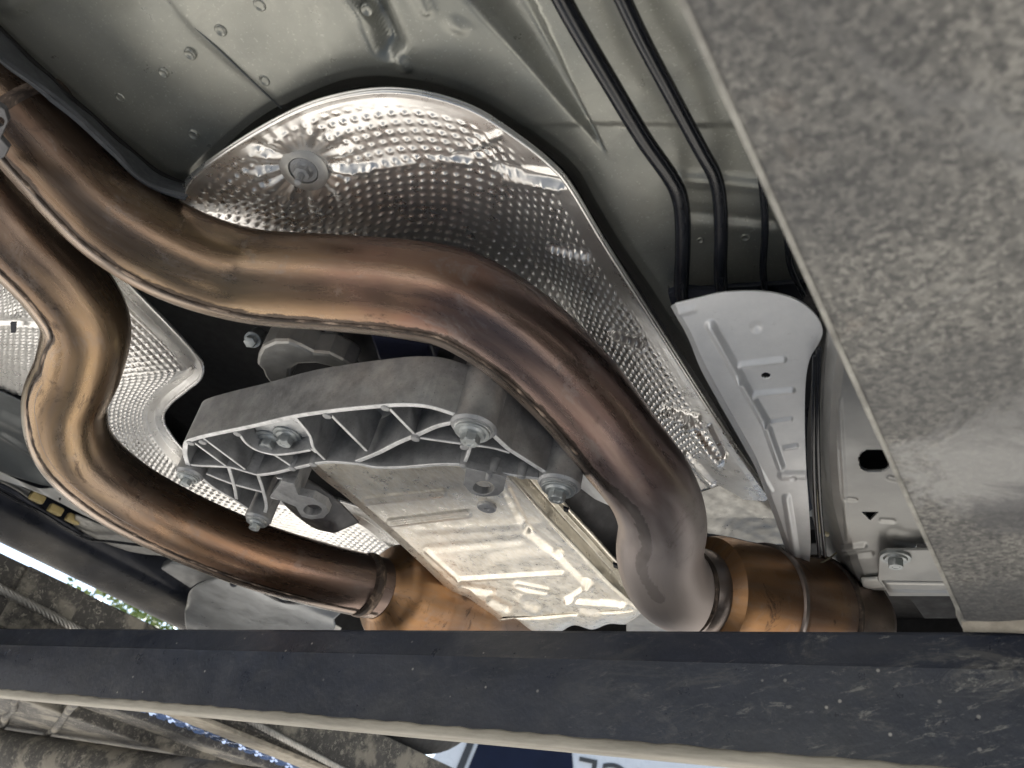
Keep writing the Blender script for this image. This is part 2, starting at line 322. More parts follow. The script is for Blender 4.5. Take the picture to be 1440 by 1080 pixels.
def catmull(pts, n, uniform=True):
    p = np.asarray(pts, float)
    if len(p) < 3:
        t = np.linspace(0, 1, n)[:, None]; return p[0] * (1 - t) + p[-1] * t
    q = np.vstack([2 * p[0] - p[1], p, 2 * p[-1] - p[-2]]); out = []
    for i in range(len(p) - 1):
        a, b, c, d = q[i:i + 4]; t = np.linspace(0, 1, 24, endpoint=False)[:, None]
        out.append(0.5 * ((2 * b) + (c - a) * t + (2 * a - 5 * b + 4 * c - d) * t ** 2 + (3 * b - a - 3 * c + d) * t ** 3))
    out = np.vstack(out + [p[-1:]])
    s = np.r_[0, np.cumsum(np.linalg.norm(np.diff(out[:, :3], axis=0), axis=1))]
    u = np.linspace(0, s[-1], n)
    return np.stack([np.interp(u, s, out[:, k]) for k in range(out.shape[1])], 1)
def polyline(pts, n):
    p = np.asarray(pts, float); s = np.r_[0, np.cumsum(np.linalg.norm(np.diff(p[:, :3], axis=0), axis=1))]
    u = np.linspace(0, s[-1], n); return np.stack([np.interp(u, s, p[:, k]) for k in range(p.shape[1])], 1)
def gridfaces(nu, nv, closed=False):
    i = np.arange(nu - 1)[:, None]; j = np.arange(nv if closed else nv - 1)[None, :]
    a = i * nv + j; b = i * nv + (j + 1) % nv; c = (i + 1) * nv + (j + 1) % nv; d = (i + 1) * nv + j
    return np.stack([a, b, c, d], -1).reshape(-1, 4)
def tube(name, pts, r, mat, parent=None, n=80, seg=28, cap=True, label=None, smooth_path=True, rr=None):
    """pts world points; r radius or list of radii per control point"""
    pts = np.asarray(pts, float)
    R = np.full(len(pts), r) if np.isscalar(r) else np.asarray(r, float)
    C = (catmull if smooth_path else polyline)(np.c_[pts, R], n); R = C[:, 3]; C = C[:, :3]
    T = np.gradient(C, axis=0); T /= np.linalg.norm(T, axis=1)[:, None]
    nrm = np.cross(T[0], [0, 0, 1.0]);
    if np.linalg.norm(nrm) < 1e-3: nrm = np.cross(T[0], [1.0, 0, 0])
    nrm /= np.linalg.norm(nrm); V = []; UV = []; s = 0
    for k in range(n):
        if k: s += np.linalg.norm(C[k] - C[k - 1])
        nrm = nrm - T[k] * (nrm @ T[k]); nrm /= np.linalg.norm(nrm); bn = np.cross(T[k], nrm)
        for a in range(seg):
            th = 2 * math.pi * a / seg; V.append(C[k] + R[k] * (math.cos(th) * nrm + math.sin(th) * bn)); UV.append((s, abs(th - math.pi) * R[k]))
    F = gridfaces(n, seg, True).tolist()
    if cap:
        V += [C[0], C[-1]]; UV += [(0, 0), (s, 0)]; b = n * seg
        F += [[b, (a + 1) % seg, a] for a in range(seg)] + [[b + 1, (n - 1) * seg + a, (n - 1) * seg + (a + 1) % seg] for a in range(seg)]
    return mesh(name, V, F, mat, parent, True, UV, label=label, autosmooth=50), C, T
def loft(name, curves, nu, nv, mat, parent=None, disp=None, dim=None, solid=0.0012, hole=None, smooth_u=True, smooth_v=False, label=None, noise_amp=0.0, straight=None):
    """curves: list of world polylines; nu points along them, nv rows across. disp(px,py)->m towards the viewer's side.
    dim=(pitch, height, sigma, maskfn)"""
    rs = np.stack([(catmull if smooth_u else polyline)(c, nu) for c in curves], 0)      # (k,nu,3)
    G = np.stack([(catmull if smooth_v else polyline)(rs[:, i], nv) for i in range(nu)], 1)  # (nv,nu,3)
    du = np.gradient(G, axis=1); dv = np.gradient(G, axis=0)
    Nn = np.cross(du, dv); Nn /= (np.linalg.norm(Nn, axis=2)[..., None] + 1e-12)
    sgn = np.sign(np.sum((CAM - G) * Nn, axis=2).mean()) or 1.0; Nn *= sgn
    px = proj(G.reshape(-1, 3)).reshape(nv, nu, 2); h = np.zeros((nv, nu))
    S = np.cumsum(np.linalg.norm(du, axis=2), axis=1); T = np.cumsum(np.linalg.norm(dv, axis=2), axis=0)
    if disp is not None: h += disp(px[..., 0], px[..., 1])
    if dim is not None:
        pitch, hh, sig, mask = dim
        a = S.mean(0)[None, :] / pitch + 0 * S; b = T / pitch
        row = np.floor(b); a = a + 0.5 * (row % 2) * 0.15
        fa = (a - np.floor(a) - 0.5) * pitch; fb = (b - np.floor(b) - 0.5) * pitch
        h += hh * np.exp(-(fa ** 2 + fb ** 2) / (2 * sig ** 2)) * (mask(px[..., 0], px[..., 1]) if mask else 1.0)
    if noise_amp:
        q = np.zeros((nv, nu))
        for k in range(7):
            f = 18 * 1.7 ** k; ph = rng.uniform(0, 6.28, 2); an = rng.uniform(0, 3.14)
            q += np.sin(f * (S * math.cos(an) + T * math.sin(an)) + ph[0]) / 1.5 ** k
        h += noise_amp * q
    G = G + Nn * h[..., None]
    F = gridfaces(nv, nu)
    if sgn < 0: F = F[:, ::-1]
    V = G.reshape(-1, 3)
    if hole is not None:
        cpx = proj(V[F].mean(1)); F = F[~hole(cpx[:, 0], cpx[:, 1])]
    UV = np.stack([S, T], -1).reshape(-1, 2)
    return mesh(name, V, F, mat, parent, True, UV, solid=solid, label=label)
def caps(lst):
    """embossed capsules (x0,y0,x1,y1,r,h) in the sheet's own picture of itself"""
    def f(x, y):
        out = np.zeros_like(x)
        for x0, y0, x1, y1, r, h in lst:
            dx, dy = x1 - x0, y1 - y0; L = dx * dx + dy * dy + 1e-9
            t = np.clip(((x - x0) * dx + (y - y0) * dy) / L, 0, 1)
            d = np.hypot(x - x0 - t * dx, y - y0 - t * dy) / r
            k = np.clip(1 - d, 0, 1); out += h * k * k * (3 - 2 * k)
        return out
    return f
def prism(name, outline, z0, z1, mat, parent=None, holes=(), bevel=0.0008, label=None):
    """outline, holes: world (x,y) lists"""
    loops = [list(map(lambda p: (p[0], p[1]), l)) for l in [outline, *holes]]
    flat = [p for l in loops for p in l]
    tris = tessellate_polygon([[Vector((p[0], p[1], 0)) for p in l] for l in loops]); n = len(flat)
    V = [(x, y, z0) for x, y in flat] + [(x, y, z1) for x, y in flat]
    F = [list(t) for t in tris] + [[i + n for i in t][::-1] for t in tris]; k = 0
    for l in loops:
        m = len(l)
        for i in range(m): a, b = k + i, k + (i + 1) % m; F.append([a, b, b + n, a + n])
        k += m
    o = mesh(name, V, F, mat, parent, False, bevel=bevel, label=label)
    bm = bmesh.new(); bm.from_mesh(o.data); bmesh.ops.recalc_face_normals(bm, faces=bm.faces)
    bmesh.ops.dissolve_limit(bm, angle_limit=0.01, verts=bm.verts, edges=bm.edges); bm.to_mesh(o.data); bm.free(); return o
def pz(lst, z): return [tuple(P(x, y, z)[:2]) for x, y in lst]
def box(name, lo, hi, mat, parent=None, bevel=0.002, label=None):
    return prism(name, [(lo[0], lo[1]), (hi[0], lo[1]), (hi[0], hi[1]), (lo[0], hi[1])], lo[2], hi[2], mat, parent, bevel=bevel, label=label)
def wall(name, path, t0, t1, z0, z1, mat, parent, smooth=True, bevel=0.0006):
    """upright web along a plan path, t0 thick at z0 and t1 at z1"""
    p = np.asarray(path, float)[:, :2]
    if smooth and len(p) > 2: p = catmull(np.c_[p, np.zeros(len(p))], 6 * len(p))[:, :2]
    t = np.gradient(p, axis=0); t /= np.linalg.norm(t, axis=1)[:, None]; nn = np.stack([-t[:, 1], t[:, 0]], 1)
    V = []
    for q, m in zip(p, nn):
        for s, (z, th) in ((1, (z0, t0)), (-1, (z0, t0)), (-1, (z1, t1)), (1, (z1, t1))): V.append((*(q + s * m * th / 2), z))
    F = []; n = len(p)
    for i in range(n - 1):
        for k in range(4): F.append([i * 4 + k, i * 4 + (k + 1) % 4, (i + 1) * 4 + (k + 1) % 4, (i + 1) * 4 + k])
    F += [[3, 2, 1, 0], [(n - 1) * 4 + k for k in range(4)]]
    o = mesh(name, V, F, mat, parent, False, bevel=bevel)
    o.data.materials.append(M('rib_edge_lit'))                      # paler lower faces: light from below put into the colour
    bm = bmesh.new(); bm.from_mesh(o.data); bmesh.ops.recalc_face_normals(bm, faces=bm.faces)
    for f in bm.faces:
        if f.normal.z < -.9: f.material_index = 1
    bm.to_mesh(o.data); bm.free(); return o
def lathe(name, base, axis, prof, mat, parent=None, seg=32, label=None, sides=None, auto=35):
    """prof: (distance along axis, radius[, sides]) ; a ring with sides=6 makes a hexagon"""
    a = np.asarray(axis, float); a /= np.linalg.norm(a); base = np.asarray(base, float)
    u = np.cross(a, [0.3, 0.9, 0.2]); u /= np.linalg.norm(u); w = np.cross(a, u); V = []; UV = []
    for pr in prof:
        for k in range(seg):
            th = 2 * math.pi * k / seg; r = pr[1]
            if len(pr) > 2:
                s6 = 2 * math.pi / pr[2]; r = r * math.cos(s6 / 2) / math.cos((th % s6) - s6 / 2)
            V.append(base + a * pr[0] + r * (math.cos(th) * u + math.sin(th) * w)); UV.append((pr[0] * 3, abs(th - math.pi) * 0.06))
    F = gridfaces(len(prof), seg, True).tolist(); F += [list(range(seg))[::-1], [(len(prof) - 1) * seg + k for k in range(seg)]]
    o = mesh(name, V, F, mat, parent, True, UV, label=label)
    bm = bmesh.new(); bm.from_mesh(o.data); bmesh.ops.recalc_face_normals(bm, faces=bm.faces); bm.to_mesh(o.data); bm.free()
    o.data.set_sharp_from_angle(angle=math.radians(auto)); return o
def bolt(base, axis, r, parent, mat='zinc_bolt', name='bolt'):
    """flanged hex head: washer, flange, hexagon with chamfer"""
    return lathe(name, base, axis, [(-0.001, r * 1.9), (r * 0.25, r * 1.9), (r * 0.3, r * 1.85), (r * 0.3, r * 1.5), (r * 0.55, r * 1.35), (r * 0.6, r * 1.02, 6),
                 (r * 1.35, r * 1.02, 6), (r * 1.5, r * 0.86), (r * 1.5, r * 0.5), (r * 1.42, r * 0.4)], mat, parent, seg=36)
def circ(cx, cy, r, n=28, ry=None): return [(cx + r * math.cos(2 * math.pi * k / n), cy + (ry or r) * math.sin(2 * math.pi * k / n)) for k in range(n)]
def on_line(pts, z): return [P(x, y, z) for x, y in pts]
UP = (0, 0, 1); DN = (0, 0, -1)
#PARTS
# ================================================================ SETTING
mesh('ground', [(-150, -150, 0), (150, -150, 0), (150, 150, 0), (-150, 150, 0)], [[0, 1, 2, 3]], 'concrete', None, False)
tag(bpy.data.objects['ground'], kind='structure')

# ================================================================ THE LIFT (crossbeam, two runways, cable, posts)
ZR = 0.2075 + CZ                                       # underside of the runways
lift = empty('vehicle_lift', (-0.62, 0.58, 0))
tag(lift, 'dark steel four post vehicle lift with dusty runways and scratched crossbeam under the car', 'vehicle lift')
YB = 0.53
def beam_profile(y0, x0, x1, name, n=2):
    pr = [(y0 + 0.011, .2070), (y0 + 0.0085, .2062), (y0 + .0070, .2040), (y0 + .0008, .1835), (y0, .1815), (y0, .1262), (y0 + .009, .1262), (y0 + .011, .19), (y0 + .12, .19), (y0 + .12, .2070)]
    V = [(x, y, z + CZ) for x in np.linspace(x0, x1, n) for y, z in pr]; k = len(pr)
    F = gridfaces(n, k, True).tolist() + [list(range(k))[::-1], [(n - 1) * k + i for i in range(k)]]
    return mesh(name, V, F, 'beam_paint', lift, False, bevel=0.0012)
beam = beam_profile(YB, -2.44, 0.80, 'crossbeam', 40); beam['label'] = 'black painted crossbeam with pale scratches and worn lower lip'
# worn, uneven bottom flange edge
n = 260; xs = np.linspace(-2.44, 0.80, n); V = []
for x in xs:
    w = 0.0012 * math.sin(x * 37) * math.sin(x * 91 + 1) + 0.0008 * math.sin(x * 210) + rng.normal(0, .0004)
    w *= .55
    V += [(x, YB - .002, CZ + .1192), (x, YB - .003, CZ + .1202), (x, YB - .0025, CZ + .1258 + w), (x, YB + .0004, CZ + .1278 + w), (x, YB + .006, CZ + .1268), (x, YB + .012, CZ + .1260), (x, YB + .012, CZ + .1192)]
mesh('lower_lip', V, gridfaces(n, 7, True).tolist() + [[6, 5, 4, 3, 2, 1, 0], [(n - 1) * 7 + i for i in range(7)]], 'worn_lip', beam, True, autosmooth=60)
beam_profile(-2.7, -2.44, 0.80, 'crossbeam')
rr = box('runway', (-0.0630, -3.3, ZR), (0.56, 2.6, CZ + .30), 'runway_dust', lift, .0015, 'dusty speckled grey runway whose underside is close overhead')
box('edge_strip', (-0.0641, -3.3, ZR - .0008), (-0.0620, YB - .01, ZR + .012), 'runway_edge', rr, .0008)
box('gusset', (-0.0665, YB - .010, ZR - .0005), (-0.0580, YB + .012, CZ + .243), 'runway_edge', rr, .004)
V = [];
pts = [(x, YB - .001 + rng.normal(0, .0012), ZR + .0005 + rng.normal(0, .0008)) for x in np.linspace(-0.064, 0.54, 30)]
tube('weld_bead', pts, [.0040 + abs(rng.normal(0, .0020)) for _ in pts], 'dusty_weld', rr, n=120, seg=12)
# far (left) runway
lr = box('runway', (-1.98, -3.3, CZ + .2082), (-1.2725, 2.6, CZ + .2950), 'far_runway', lift, .002, 'dark greasy runway with dust flakes and a steel cable along its side')
box('side_plate', (-1.2720, -3.3, CZ + .2150), (-1.2650, 2.6, CZ + .3030), 'far_runway', lr, .002)
box('ledge', (-1.345, -3.3, CZ + .2000), (-1.2600, 2.6, CZ + .2078), 'dusty_weld', lr, .002)
# tread plate with raised lozenges
V = []; F = []
def add_box(c, h, a):
    b = len(V); ca, sa = math.cos(a), math.sin(a)
    for sz, k in ((0, 1.0), (-1, 0.45)):
        for sx, sy in ((-1, -1), (1, -1), (1, 1), (-1, 1)):
            x, y = sx * h[0] * k, sy * h[1] * k; V.append((c[0] + ca * x - sa * y, c[1] + sa * x + ca * y, c[2] + sz * h[2]))
    F.extend([[b, b + 1, b + 5, b + 4], [b + 1, b + 2, b + 6, b + 5], [b + 2, b + 3, b + 7, b + 6], [b + 3, b, b + 4, b + 7], [b + 4, b + 5, b + 6, b + 7]])
b = len(V); V += [(-1.420, -3.3, CZ + .2040), (-1.346, -3.3, CZ + .2030), (-1.346, 2.6, CZ + .2030), (-1.420, 2.6, CZ + .2040)]; F.append([0, 3, 2, 1])
for i in range(150):
    for j in range(3): add_box((-1.358 - .025 * j, -.4 + .0215 * i + (.011 if j % 2 else 0), CZ + .2032 + .0003 * j), (.013, .0050, .004), .8 if (i + j) % 2 else -.8)
mesh('tread_plate', V, F, 'tread_blue', lr, False)
box('seam_plate', (-1.53, -3.3, CZ + .1900), (-1.421, 2.6, CZ + .2078), 'far_runway', lr, .003)
box('outer_plate', (-2.425, -3.3, CZ + .1700), (-1.535, 2.6, CZ + .2078), 'far_runway', lr, .003)
for q0, q1, r in (((108, 985), (62, 1045), .0075), ((30, 975), (0, 1030), .006), ((-60, 960), (-110, 1040), .006)):
    a, c = P(*q0, .1685), P(*q1, .1685)
    L = [a + (c - a) * t + np.array([0, rng.normal(0, .003), rng.normal(0, .0012)]) for t in np.linspace(-.25, 1.2, 12)]
    tube('weld_bead', L, [r * (1 + rng.normal(0, .12)) for _ in L], 'far_runway', lr, n=60, seg=14)
a, c = P(85, 838, .30), P(60, 885, .22)
for xq in (92, -55):
    a = PX(xq, 822, -1.2635) if xq > 0 else PX(xq, 760, -1.2635)
    L = [np.array([-1.2640, a[1] + rng.normal(0, .002), CZ + z]) for z in np.linspace(.216, .302, 9)]
    tube('weld_bead', L, [.0045 * (1 + rng.normal(0, .2)) for _ in L], 'dusty_weld', lr, n=40, seg=10)
a = PX(60, 800, -1.262); box('joint_plate', (-1.2650, a[1] - .02, CZ + .216), (-1.2590, a[1] + .075, CZ + .3028), 'far_runway', lr, .002)
a, c = P(-120, 1036, .118), P(360, 1120, .118)
tube('lock_bar', [a + (c - a) * t for t in (-1.5, 0, 1, 3)], .045, 'far_runway', lr, n=30, seg=24, smooth_path=False)
# wire rope: six laid strands
a = PX(-260, 690, -1.243); c = PX(520, 1102, -1.243); dirn = c - a; L = np.linalg.norm(dirn); dirn /= L
u = np.cross(dirn, UP); u /= np.linalg.norm(u); w = np.cross(dirn, u); V = []; F = []
for s in range(6):
    n = 260; cen = []
    for k in range(n):
        t = k / (n - 1) * (L + 1.2) - .6; ph = 2 * math.pi * (t / .046 + s / 6); cen.append(a + dirn * t + .0042 * (math.cos(ph) * u + math.sin(ph) * w))
    for k in range(n):
        for q in range(7):
            th = 2 * math.pi * q / 7; V.append(cen[k] + .0029 * (math.cos(th) * u + math.sin(th) * w))
    F += (gridfaces(n, 7, True) + s * n * 7).tolist()
mesh('wire_rope', V, F, 'cable_steel', lift, True, label='twisted steel wire rope running along the far runway')
for x, y in ((-2.52, .59), (.88, .59), (-2.52, -2.64), (.88, -2.64)):
    p = box('post', (x - .09, y - .09, 0), (x + .09, y + .09, 2.6), 'beam_paint', lift, .006)
    box('base_plate', (x - .16, y - .16, 0.0), (x + .16, y + .16, .015), 'beam_paint', p, .002)

# ================================================================ THE CAR
car = empty('car', (-0.5, 0.0, CZ + .3))
tag(car, 'underside of a car raised on the lift, with bronzed exhaust pipes and silver transmission pan', 'car')

# ---- floor pan
T1 = [(-160, -90), (-60, -5), (0, 34), (90, 117), (180, 197), (240, 243), (268, 240), (305, 205), (360, 160), (430, 122), (490, 100), (550, 95), (620, 105), (690, 135), (765, 185), (815, 230), (850, 285), (920, 395), (990, 505), (1060, 620), (1125, 730)]
def shift(L, k):
    A = np.asarray(L, float); t = np.gradient(A, axis=0); t /= np.linalg.norm(t, axis=1)[:, None]; return [tuple(a + k * np.array([-b[1], b[0]])) for a, b in zip(A, t)]
FZ = .42
c0 = on_line(shift(T1, 22), .475); c0b = on_line(shift(T1, 13), .436); c1 = on_line(shift(T1, 8), .4225); c2 = on_line(shift(T1, -4), FZ)
outer = on_line([(-420, -330), (-250, -440), (0, -560), (300, -640), (600, -680), (900, -640), (1200, -420), (1350, -150), (1420, 100), (1480, 300), (1520, 450), (1560, 600), (1580, 720)], FZ)
big = caps([(505, -40, 548, 60, 26, -.012), (470, -30, 572, 92, 9, .0028), (1010, -40, 1090, 120, 60, -.008),
            (960, 250, 1080, 262, 14, .003), (970, 300, 1090, 312, 16, -.003), (640, 30, 650, 36, 15, .0012), (585, -20, 600, 12, 14, .002),
            (20, 0, 62, -30, 30, .004), (520, 15, 526, 22, 16, -.0012)])
def floor_disp(x, y):
    h = big(x, y)
    for rx, ry, tx, ty, w0, dp, pw in ((672, -160, 850, 214, 118, .026, .62), (452, -120, 566, 92, 46, .008, .5), (985, -140, 1095, 150, 70, .012, .4)):        # pressed channels: one crisp edge, one soft
        L_ = math.hypot(tx - rx, ty - ry); ux, uy = (tx - rx) / L_, (ty - ry) / L_
        a_ = (x - rx) * ux + (y - ry) * uy; b_ = (x - rx) * uy - (y - ry) * ux; w_ = w0 * np.clip(1 - a_ / L_, 0.02, 1)
        u_ = np.clip(-b_ / w_, 0, 1)
        h = h - dp * np.clip(1 - a_ / L_, 0, 1) ** .5 * (a_ < L_) * u_ ** pw * (1 - u_) * 2.2
    s = (x - 240) * 155 - (y - 0) * 160; s = s / 222.0 + 9 * np.sin(y / 40.0)                      # overlap seam between two panels
    h = h + .0012 / (1 + np.exp(-np.clip(s, -60, 60) / 1.2)) * (y < 175)
    h = h + .0012 * np.sin(x * .011 + 1.2) * np.sin(y * .014) + .0005 * np.sin(x * .03 + y * .021)
    return h
floor = loft('floor_pan', [c0, c0b, c1, c2, outer], 420, 230, 'underbody_paint', car, floor_disp, solid=.0012, label='grey green painted floor pan with pressed channels')
for x, y, r in ((230, 103, .0036), (267, 77, .0042), (169, 137, .0036), (310, 43, .0042), (365, 7, .0042), (372, 113, .004), (272, 190, .0042), (645, 26, .004), (516, 14, .004), (532, 87, .0036), (456, 100, .003), (985, 338, .0025), (1048, 334, .003)):
    p = P(x, y, FZ - .0006)
    r *= .8; lathe('spot_weld', p, DN, [(-.002, r * 1.25), (.0001, r * 1.2), (.0006, r), (.0002, r * .75), (-.0004, r * .45), (-.0004, .0002)], 'underbody_paint', floor, seg=24, auto=60)
tube('panel_seam', [p + np.array([0, 0, -.0002]) for p in on_line([(239, 2), (268, 32), (300, 62), (335, 95), (370, 128), (396, 152)], FZ)], .0006, 'left_floor_paint', floor, n=40, seg=8)
box('floor_panel', (-1.27, -2.3, CZ + .480), (.42, -.10, CZ + .49), 'underbody_paint', floor, .001)  # this and the next: unseen rest of the floor, added to block light
box('floor_panel', (-.02, -.0995, CZ + .480), (.42, 2.3, CZ + .49), 'underbody_paint', floor, .001)
top_sheet = box('sun_block_sheet', (-1.42, -1.1, CZ + .655), (.42, 1.12, CZ + .67), 'cavity_shade', car, .001)  # added black sheet, wide enough to hide the sky
top_sheet = box('sun_block_sheet', (-1.28, -2.3, CZ + .63), (.42, 2.3, CZ + .65), 'cavity_shade', car, .001)  # added sheet across the car, keeps sunlight off the underside
box('engine_bay_shade', (-1.28, 1.0, CZ + .50), (.42, 1.30, CZ + .52), 'cavity_shade', car, .001)  # black sheet standing in for the unlit engine space
box('firewall', (-1.28, 1.25, CZ + .43), (.42, 1.27, CZ + .4995), 'cavity_shade', car, .001)
box('inner_fender', (-1.24, .92, CZ + .43), (-1.22, 1.249, CZ + .4995), 'cavity_shade', car, .001)
# side sills
for sx, nm in ((-1, 'far'), (1, 'near')):
    pr = [(-1.285, .60), (-1.295, .47), (-1.300, .388), (-1.318, .374), (-1.350, .365), (-1.372, .358), (-1.392, .3530), (-1.405, .352), (-1.418, .358), (-1.424, .40), (-1.43, .75), (-1.41, .95)]
    pr = [(x if sx < 0 else -1.0 - x, z) for x, z in pr]
    ys = np.linspace(-1.0, 1.12, 40)
    loft('rocker_panel', [np.array([(x, y, z + CZ) for y in (-1.0, 0, 1.12)]) for x, z in pr], 60, 70, 'rocker_black', car, solid=.002, smooth_v=True)
# wheels on the runways
for x in (-1.385, .365):
    for y in (1.50, -1.45):
        zc = CZ + (.3062 if x < 0 else .3002) + .335
        if x < 0: zc = CZ + .3032 + .3345
        prof = [(-.10, .20), (-.10, .245), (-.095, .30), (-.08, .325), (-.055, .333)]
        for g in range(5): prof += [(-.045 + .0225 * g - .008, .335), (-.045 + .0225 * g + .004, .335), (-.045 + .0225 * g + .005, .328), (-.045 + .0225 * g + .0125, .328)]
        prof += [(.07, .334), (.08, .325), (.095, .30), (.10, .245), (.10, .20)]
        wh = empty('wheel', (x, y, zc)); wh.parent = car; wh.location = Vector((x, y, zc)) - WLOC[car.name]
        lathe('tyre', (x, y, zc), (1, 0, 0), prof, 'tyre_rubber', wh, seg=64)
        lathe('rim', (x, y, zc), (1, 0, 0), [(-.085, .21), (-.08, .19), (-.02, .17), (-.015, .05), (.03, .05), (.035, .17), (.08, .19), (.085, .21)], 'wheel_blue', wh, seg=48)

# ---- right hand foil heat shield
A = [(256, 290), (265, 256), (310, 219), (370, 181), (430, 151), (490, 134), (550, 128), (610, 136), (670, 157), (730, 196), (772, 230), (800, 262), (850, 345), (920, 455), (990, 565), (1040, 640), (1082, 700)]
Ain = shift(A, 9)
Bc = [(272, 290), (345, 284), (400, 272), (470, 250), (520, 240), (570, 236), (620, 232), (660, 232), (695, 240), (735, 278), (765, 318), (800, 372), (850, 448), (900, 520), (945, 585), (992, 645), (1052, 702)]
Cc = [(276, 303), (360, 335), (430, 360), (500, 372), (560, 382), (620, 396), (670, 418), (720, 448), (770, 492), (810, 538), (850, 588), (880, 622), (905, 645), (930, 668), (958, 686), (985, 698), (1015, 706)]
zB = np.interp(np.arange(17), [0, 2, 5, 9, 16], [.400, .403, .406, .407, .406]); zC = np.interp(np.arange(17), [0, 2, 5, 10, 16], [.405, .410, .415, .416, .415])
sh_A = on_line(A, .395); sh_A2 = on_line(Ain, .3965); sh_B = [P(x, y, z) for (x, y), z in zip(Bc, zB)]; sh_C = [P(x, y, z) for (x, y), z in zip(Cc, zC)]; sh_M = [P(a[0] * .6 + c_[0] * .4, a[1] * .6 + c_[1] * .4, z - .0005) for a, c_, z in zip(Bc, Cc, zC)]
bx, by = 428, 237
def edge_dist(x, y):
    E = np.asarray(A, float); d = np.full(x.shape, 1e9)
    for (x0, y0), (x1, y1) in zip(E[:-1], E[1:]):
        dx, dy = x1 - x0, y1 - y0; t = np.clip(((x - x0) * dx + (y - y0) * dy) / (dx * dx + dy * dy), 0, 1); d = np.minimum(d, np.hypot(x - x0 - t * dx, y - y0 - t * dy))
    return d
def sh_mask(x, y):
    m = np.clip((edge_dist(x, y) - 16) / 8, 0, 1)
    m *= np.clip((np.hypot((x - bx) / 1.25, y - by) - 36) / 14, 0, 1)
    m *= 1 - np.exp(-(((x - 752) / 45) ** 2 + ((y - 245) / 22) ** 2))
    m *= np.clip((np.hypot(x - 1000, y - 690) - 40) / 25, .1, 1)
    return m
wr = caps([(470, 240, 520, 236, 9, .0022), (520, 236, 585, 228, 7, .0012), (610, 226, 660, 230, 8, .0012), (700, 234, 795, 258, 9, -.0030), (712, 252, 785, 266, 8, .0018), (775, 345, 825, 358, 9, -.0030), (862, 468, 902, 480, 9, -.0030), (935, 575, 980, 588, 9, -.0030), (772, 354, 826, 368, 7, .0016), (862, 477, 903, 491, 7, .0016), (935, 584, 982, 599, 7, .0016),
           (970, 600, 1010, 650, 10, .004), (1000, 600, 1020, 640, 6, -.003), (965, 640, 1000, 680, 8, .003), (660, 205, 700, 190, 9, .0014), (640, 220, 690, 212, 9, -.0016), (740, 240, 790, 246, 10, .0018)])
def sh_disp(x, y):
    dx, dy = (x - bx) / 1.25, y - by; r = np.hypot(dx, dy); th = np.arctan2(dy, dx)
    h = -.006 * np.exp(-(r / 30) ** 2)
    ring = np.exp(-((r - 48) / 20) ** 2)
    h = h + ring * (.0010 * np.sin(th * 11 + 1.5 * np.sin(th * 2 + .7)) + .0006 * np.sin(th * 17 + 2 * np.sin(th * 3))) * (r > 24)
    h = h + .0009 * np.exp(-((r - 95) / 30) ** 2) * np.sin(th * 7 + 1.3 + 1.2 * np.sin(th * 2)) * np.clip((edge_dist(x, y) - 12) / 14, 0, 1)
    return h + wr(x, y)
shield = loft('heat_shield', [sh_A, sh_A2, sh_B, sh_M, sh_C], 820, 300, 'shield_foil', car, sh_disp, (.0080, .0012, .00135, sh_mask), solid=.0007, noise_amp=.00014, label='large dimpled foil heat shield curving beside the upper exhaust pipe')
tube('rolled_hem', [p + np.array([0, 0, -.0006]) for p in sh_A], .0014, 'shield_foil', shield, n=200, seg=10)
tube('rolled_hem', on_line(shift(A, -3), .3975), .0012, 'shield_foil', shield, n=200, seg=10)
pb = P(bx, by, .404); nb = (CAM - pb); nb /= np.linalg.norm(nb); nb = np.array([.12, -.05, -1.0])
lathe('washer', pb + np.array([0, 0, .0005]), nb, [(0, .017), (.0022, .0172), (.003, .0155), (.0034, .0105), (.001, .010)], 'grey_casting', shield, seg=36)
lathe('shield_nut', pb + np.array([0, 0, .0005]), nb, [(.0006, .0098), (.0026, .0096), (.003, .0070), (.0046, .0062, 6), (.0082, .0058, 6), (.0086, .0026), (.017, .0024), (.0175, .0012)], 'cast_aluminium', shield, seg=36)
# lower plain piece of the shield
loft('heat_shield', [on_line([(940, 700), (985, 690), (1030, 679), (1078, 694), (1100, 700)], .415), on_line([(950, 735), (1000, 728), (1050, 728), (1120, 730)], .405), on_line([(960, 745), (1010, 752), (1060, 765), (1130, 768)], .40)], 160, 80, 'shield_dull', car,
     None, None, .0008, noise_amp=.0013, label='dull foil panel below the tip of the large heat shield')
# dark insulation strip along the tunnel edge
su = [(-150, -95), (-40, 0), (10, 52), (60, 100), (110, 147), (160, 192), (205, 232), (235, 250), (262, 262)]
sl = [(-170, -60), (-60, 30), (0, 86), (55, 124), (110, 167), (160, 215), (190, 247), (220, 266), (262, 278)]
suz = [P(x, y + 1.6 * math.sin(i * 7), .401) for i, (x, y) in enumerate(catmull(np.c_[su, np.zeros(len(su))], 60)[:, :2])]
mid = [((a[0] + b[0]) / 2 - 2, (a[1] + b[1]) / 2 + 3) for a, b in zip(su, sl)]
loft('insulation_strip', [suz, on_line(mid, .381), on_line(sl, .372), on_line(shift(sl, 2), .384)], 200, 24, 'rubber_strip', car, None, solid=.003, noise_amp=.0003, smooth_v=True, label='dark grey insulation strip along the tunnel edge')

loft('gap_shade', [suz, on_line(catmull(np.c_[shift(su, -7), np.zeros(len(su))], 60)[:, :2], .430)], 120, 6, 'cavity_shade', car, solid=.002)  # added dark strip: shade of the gap beside the floor edge

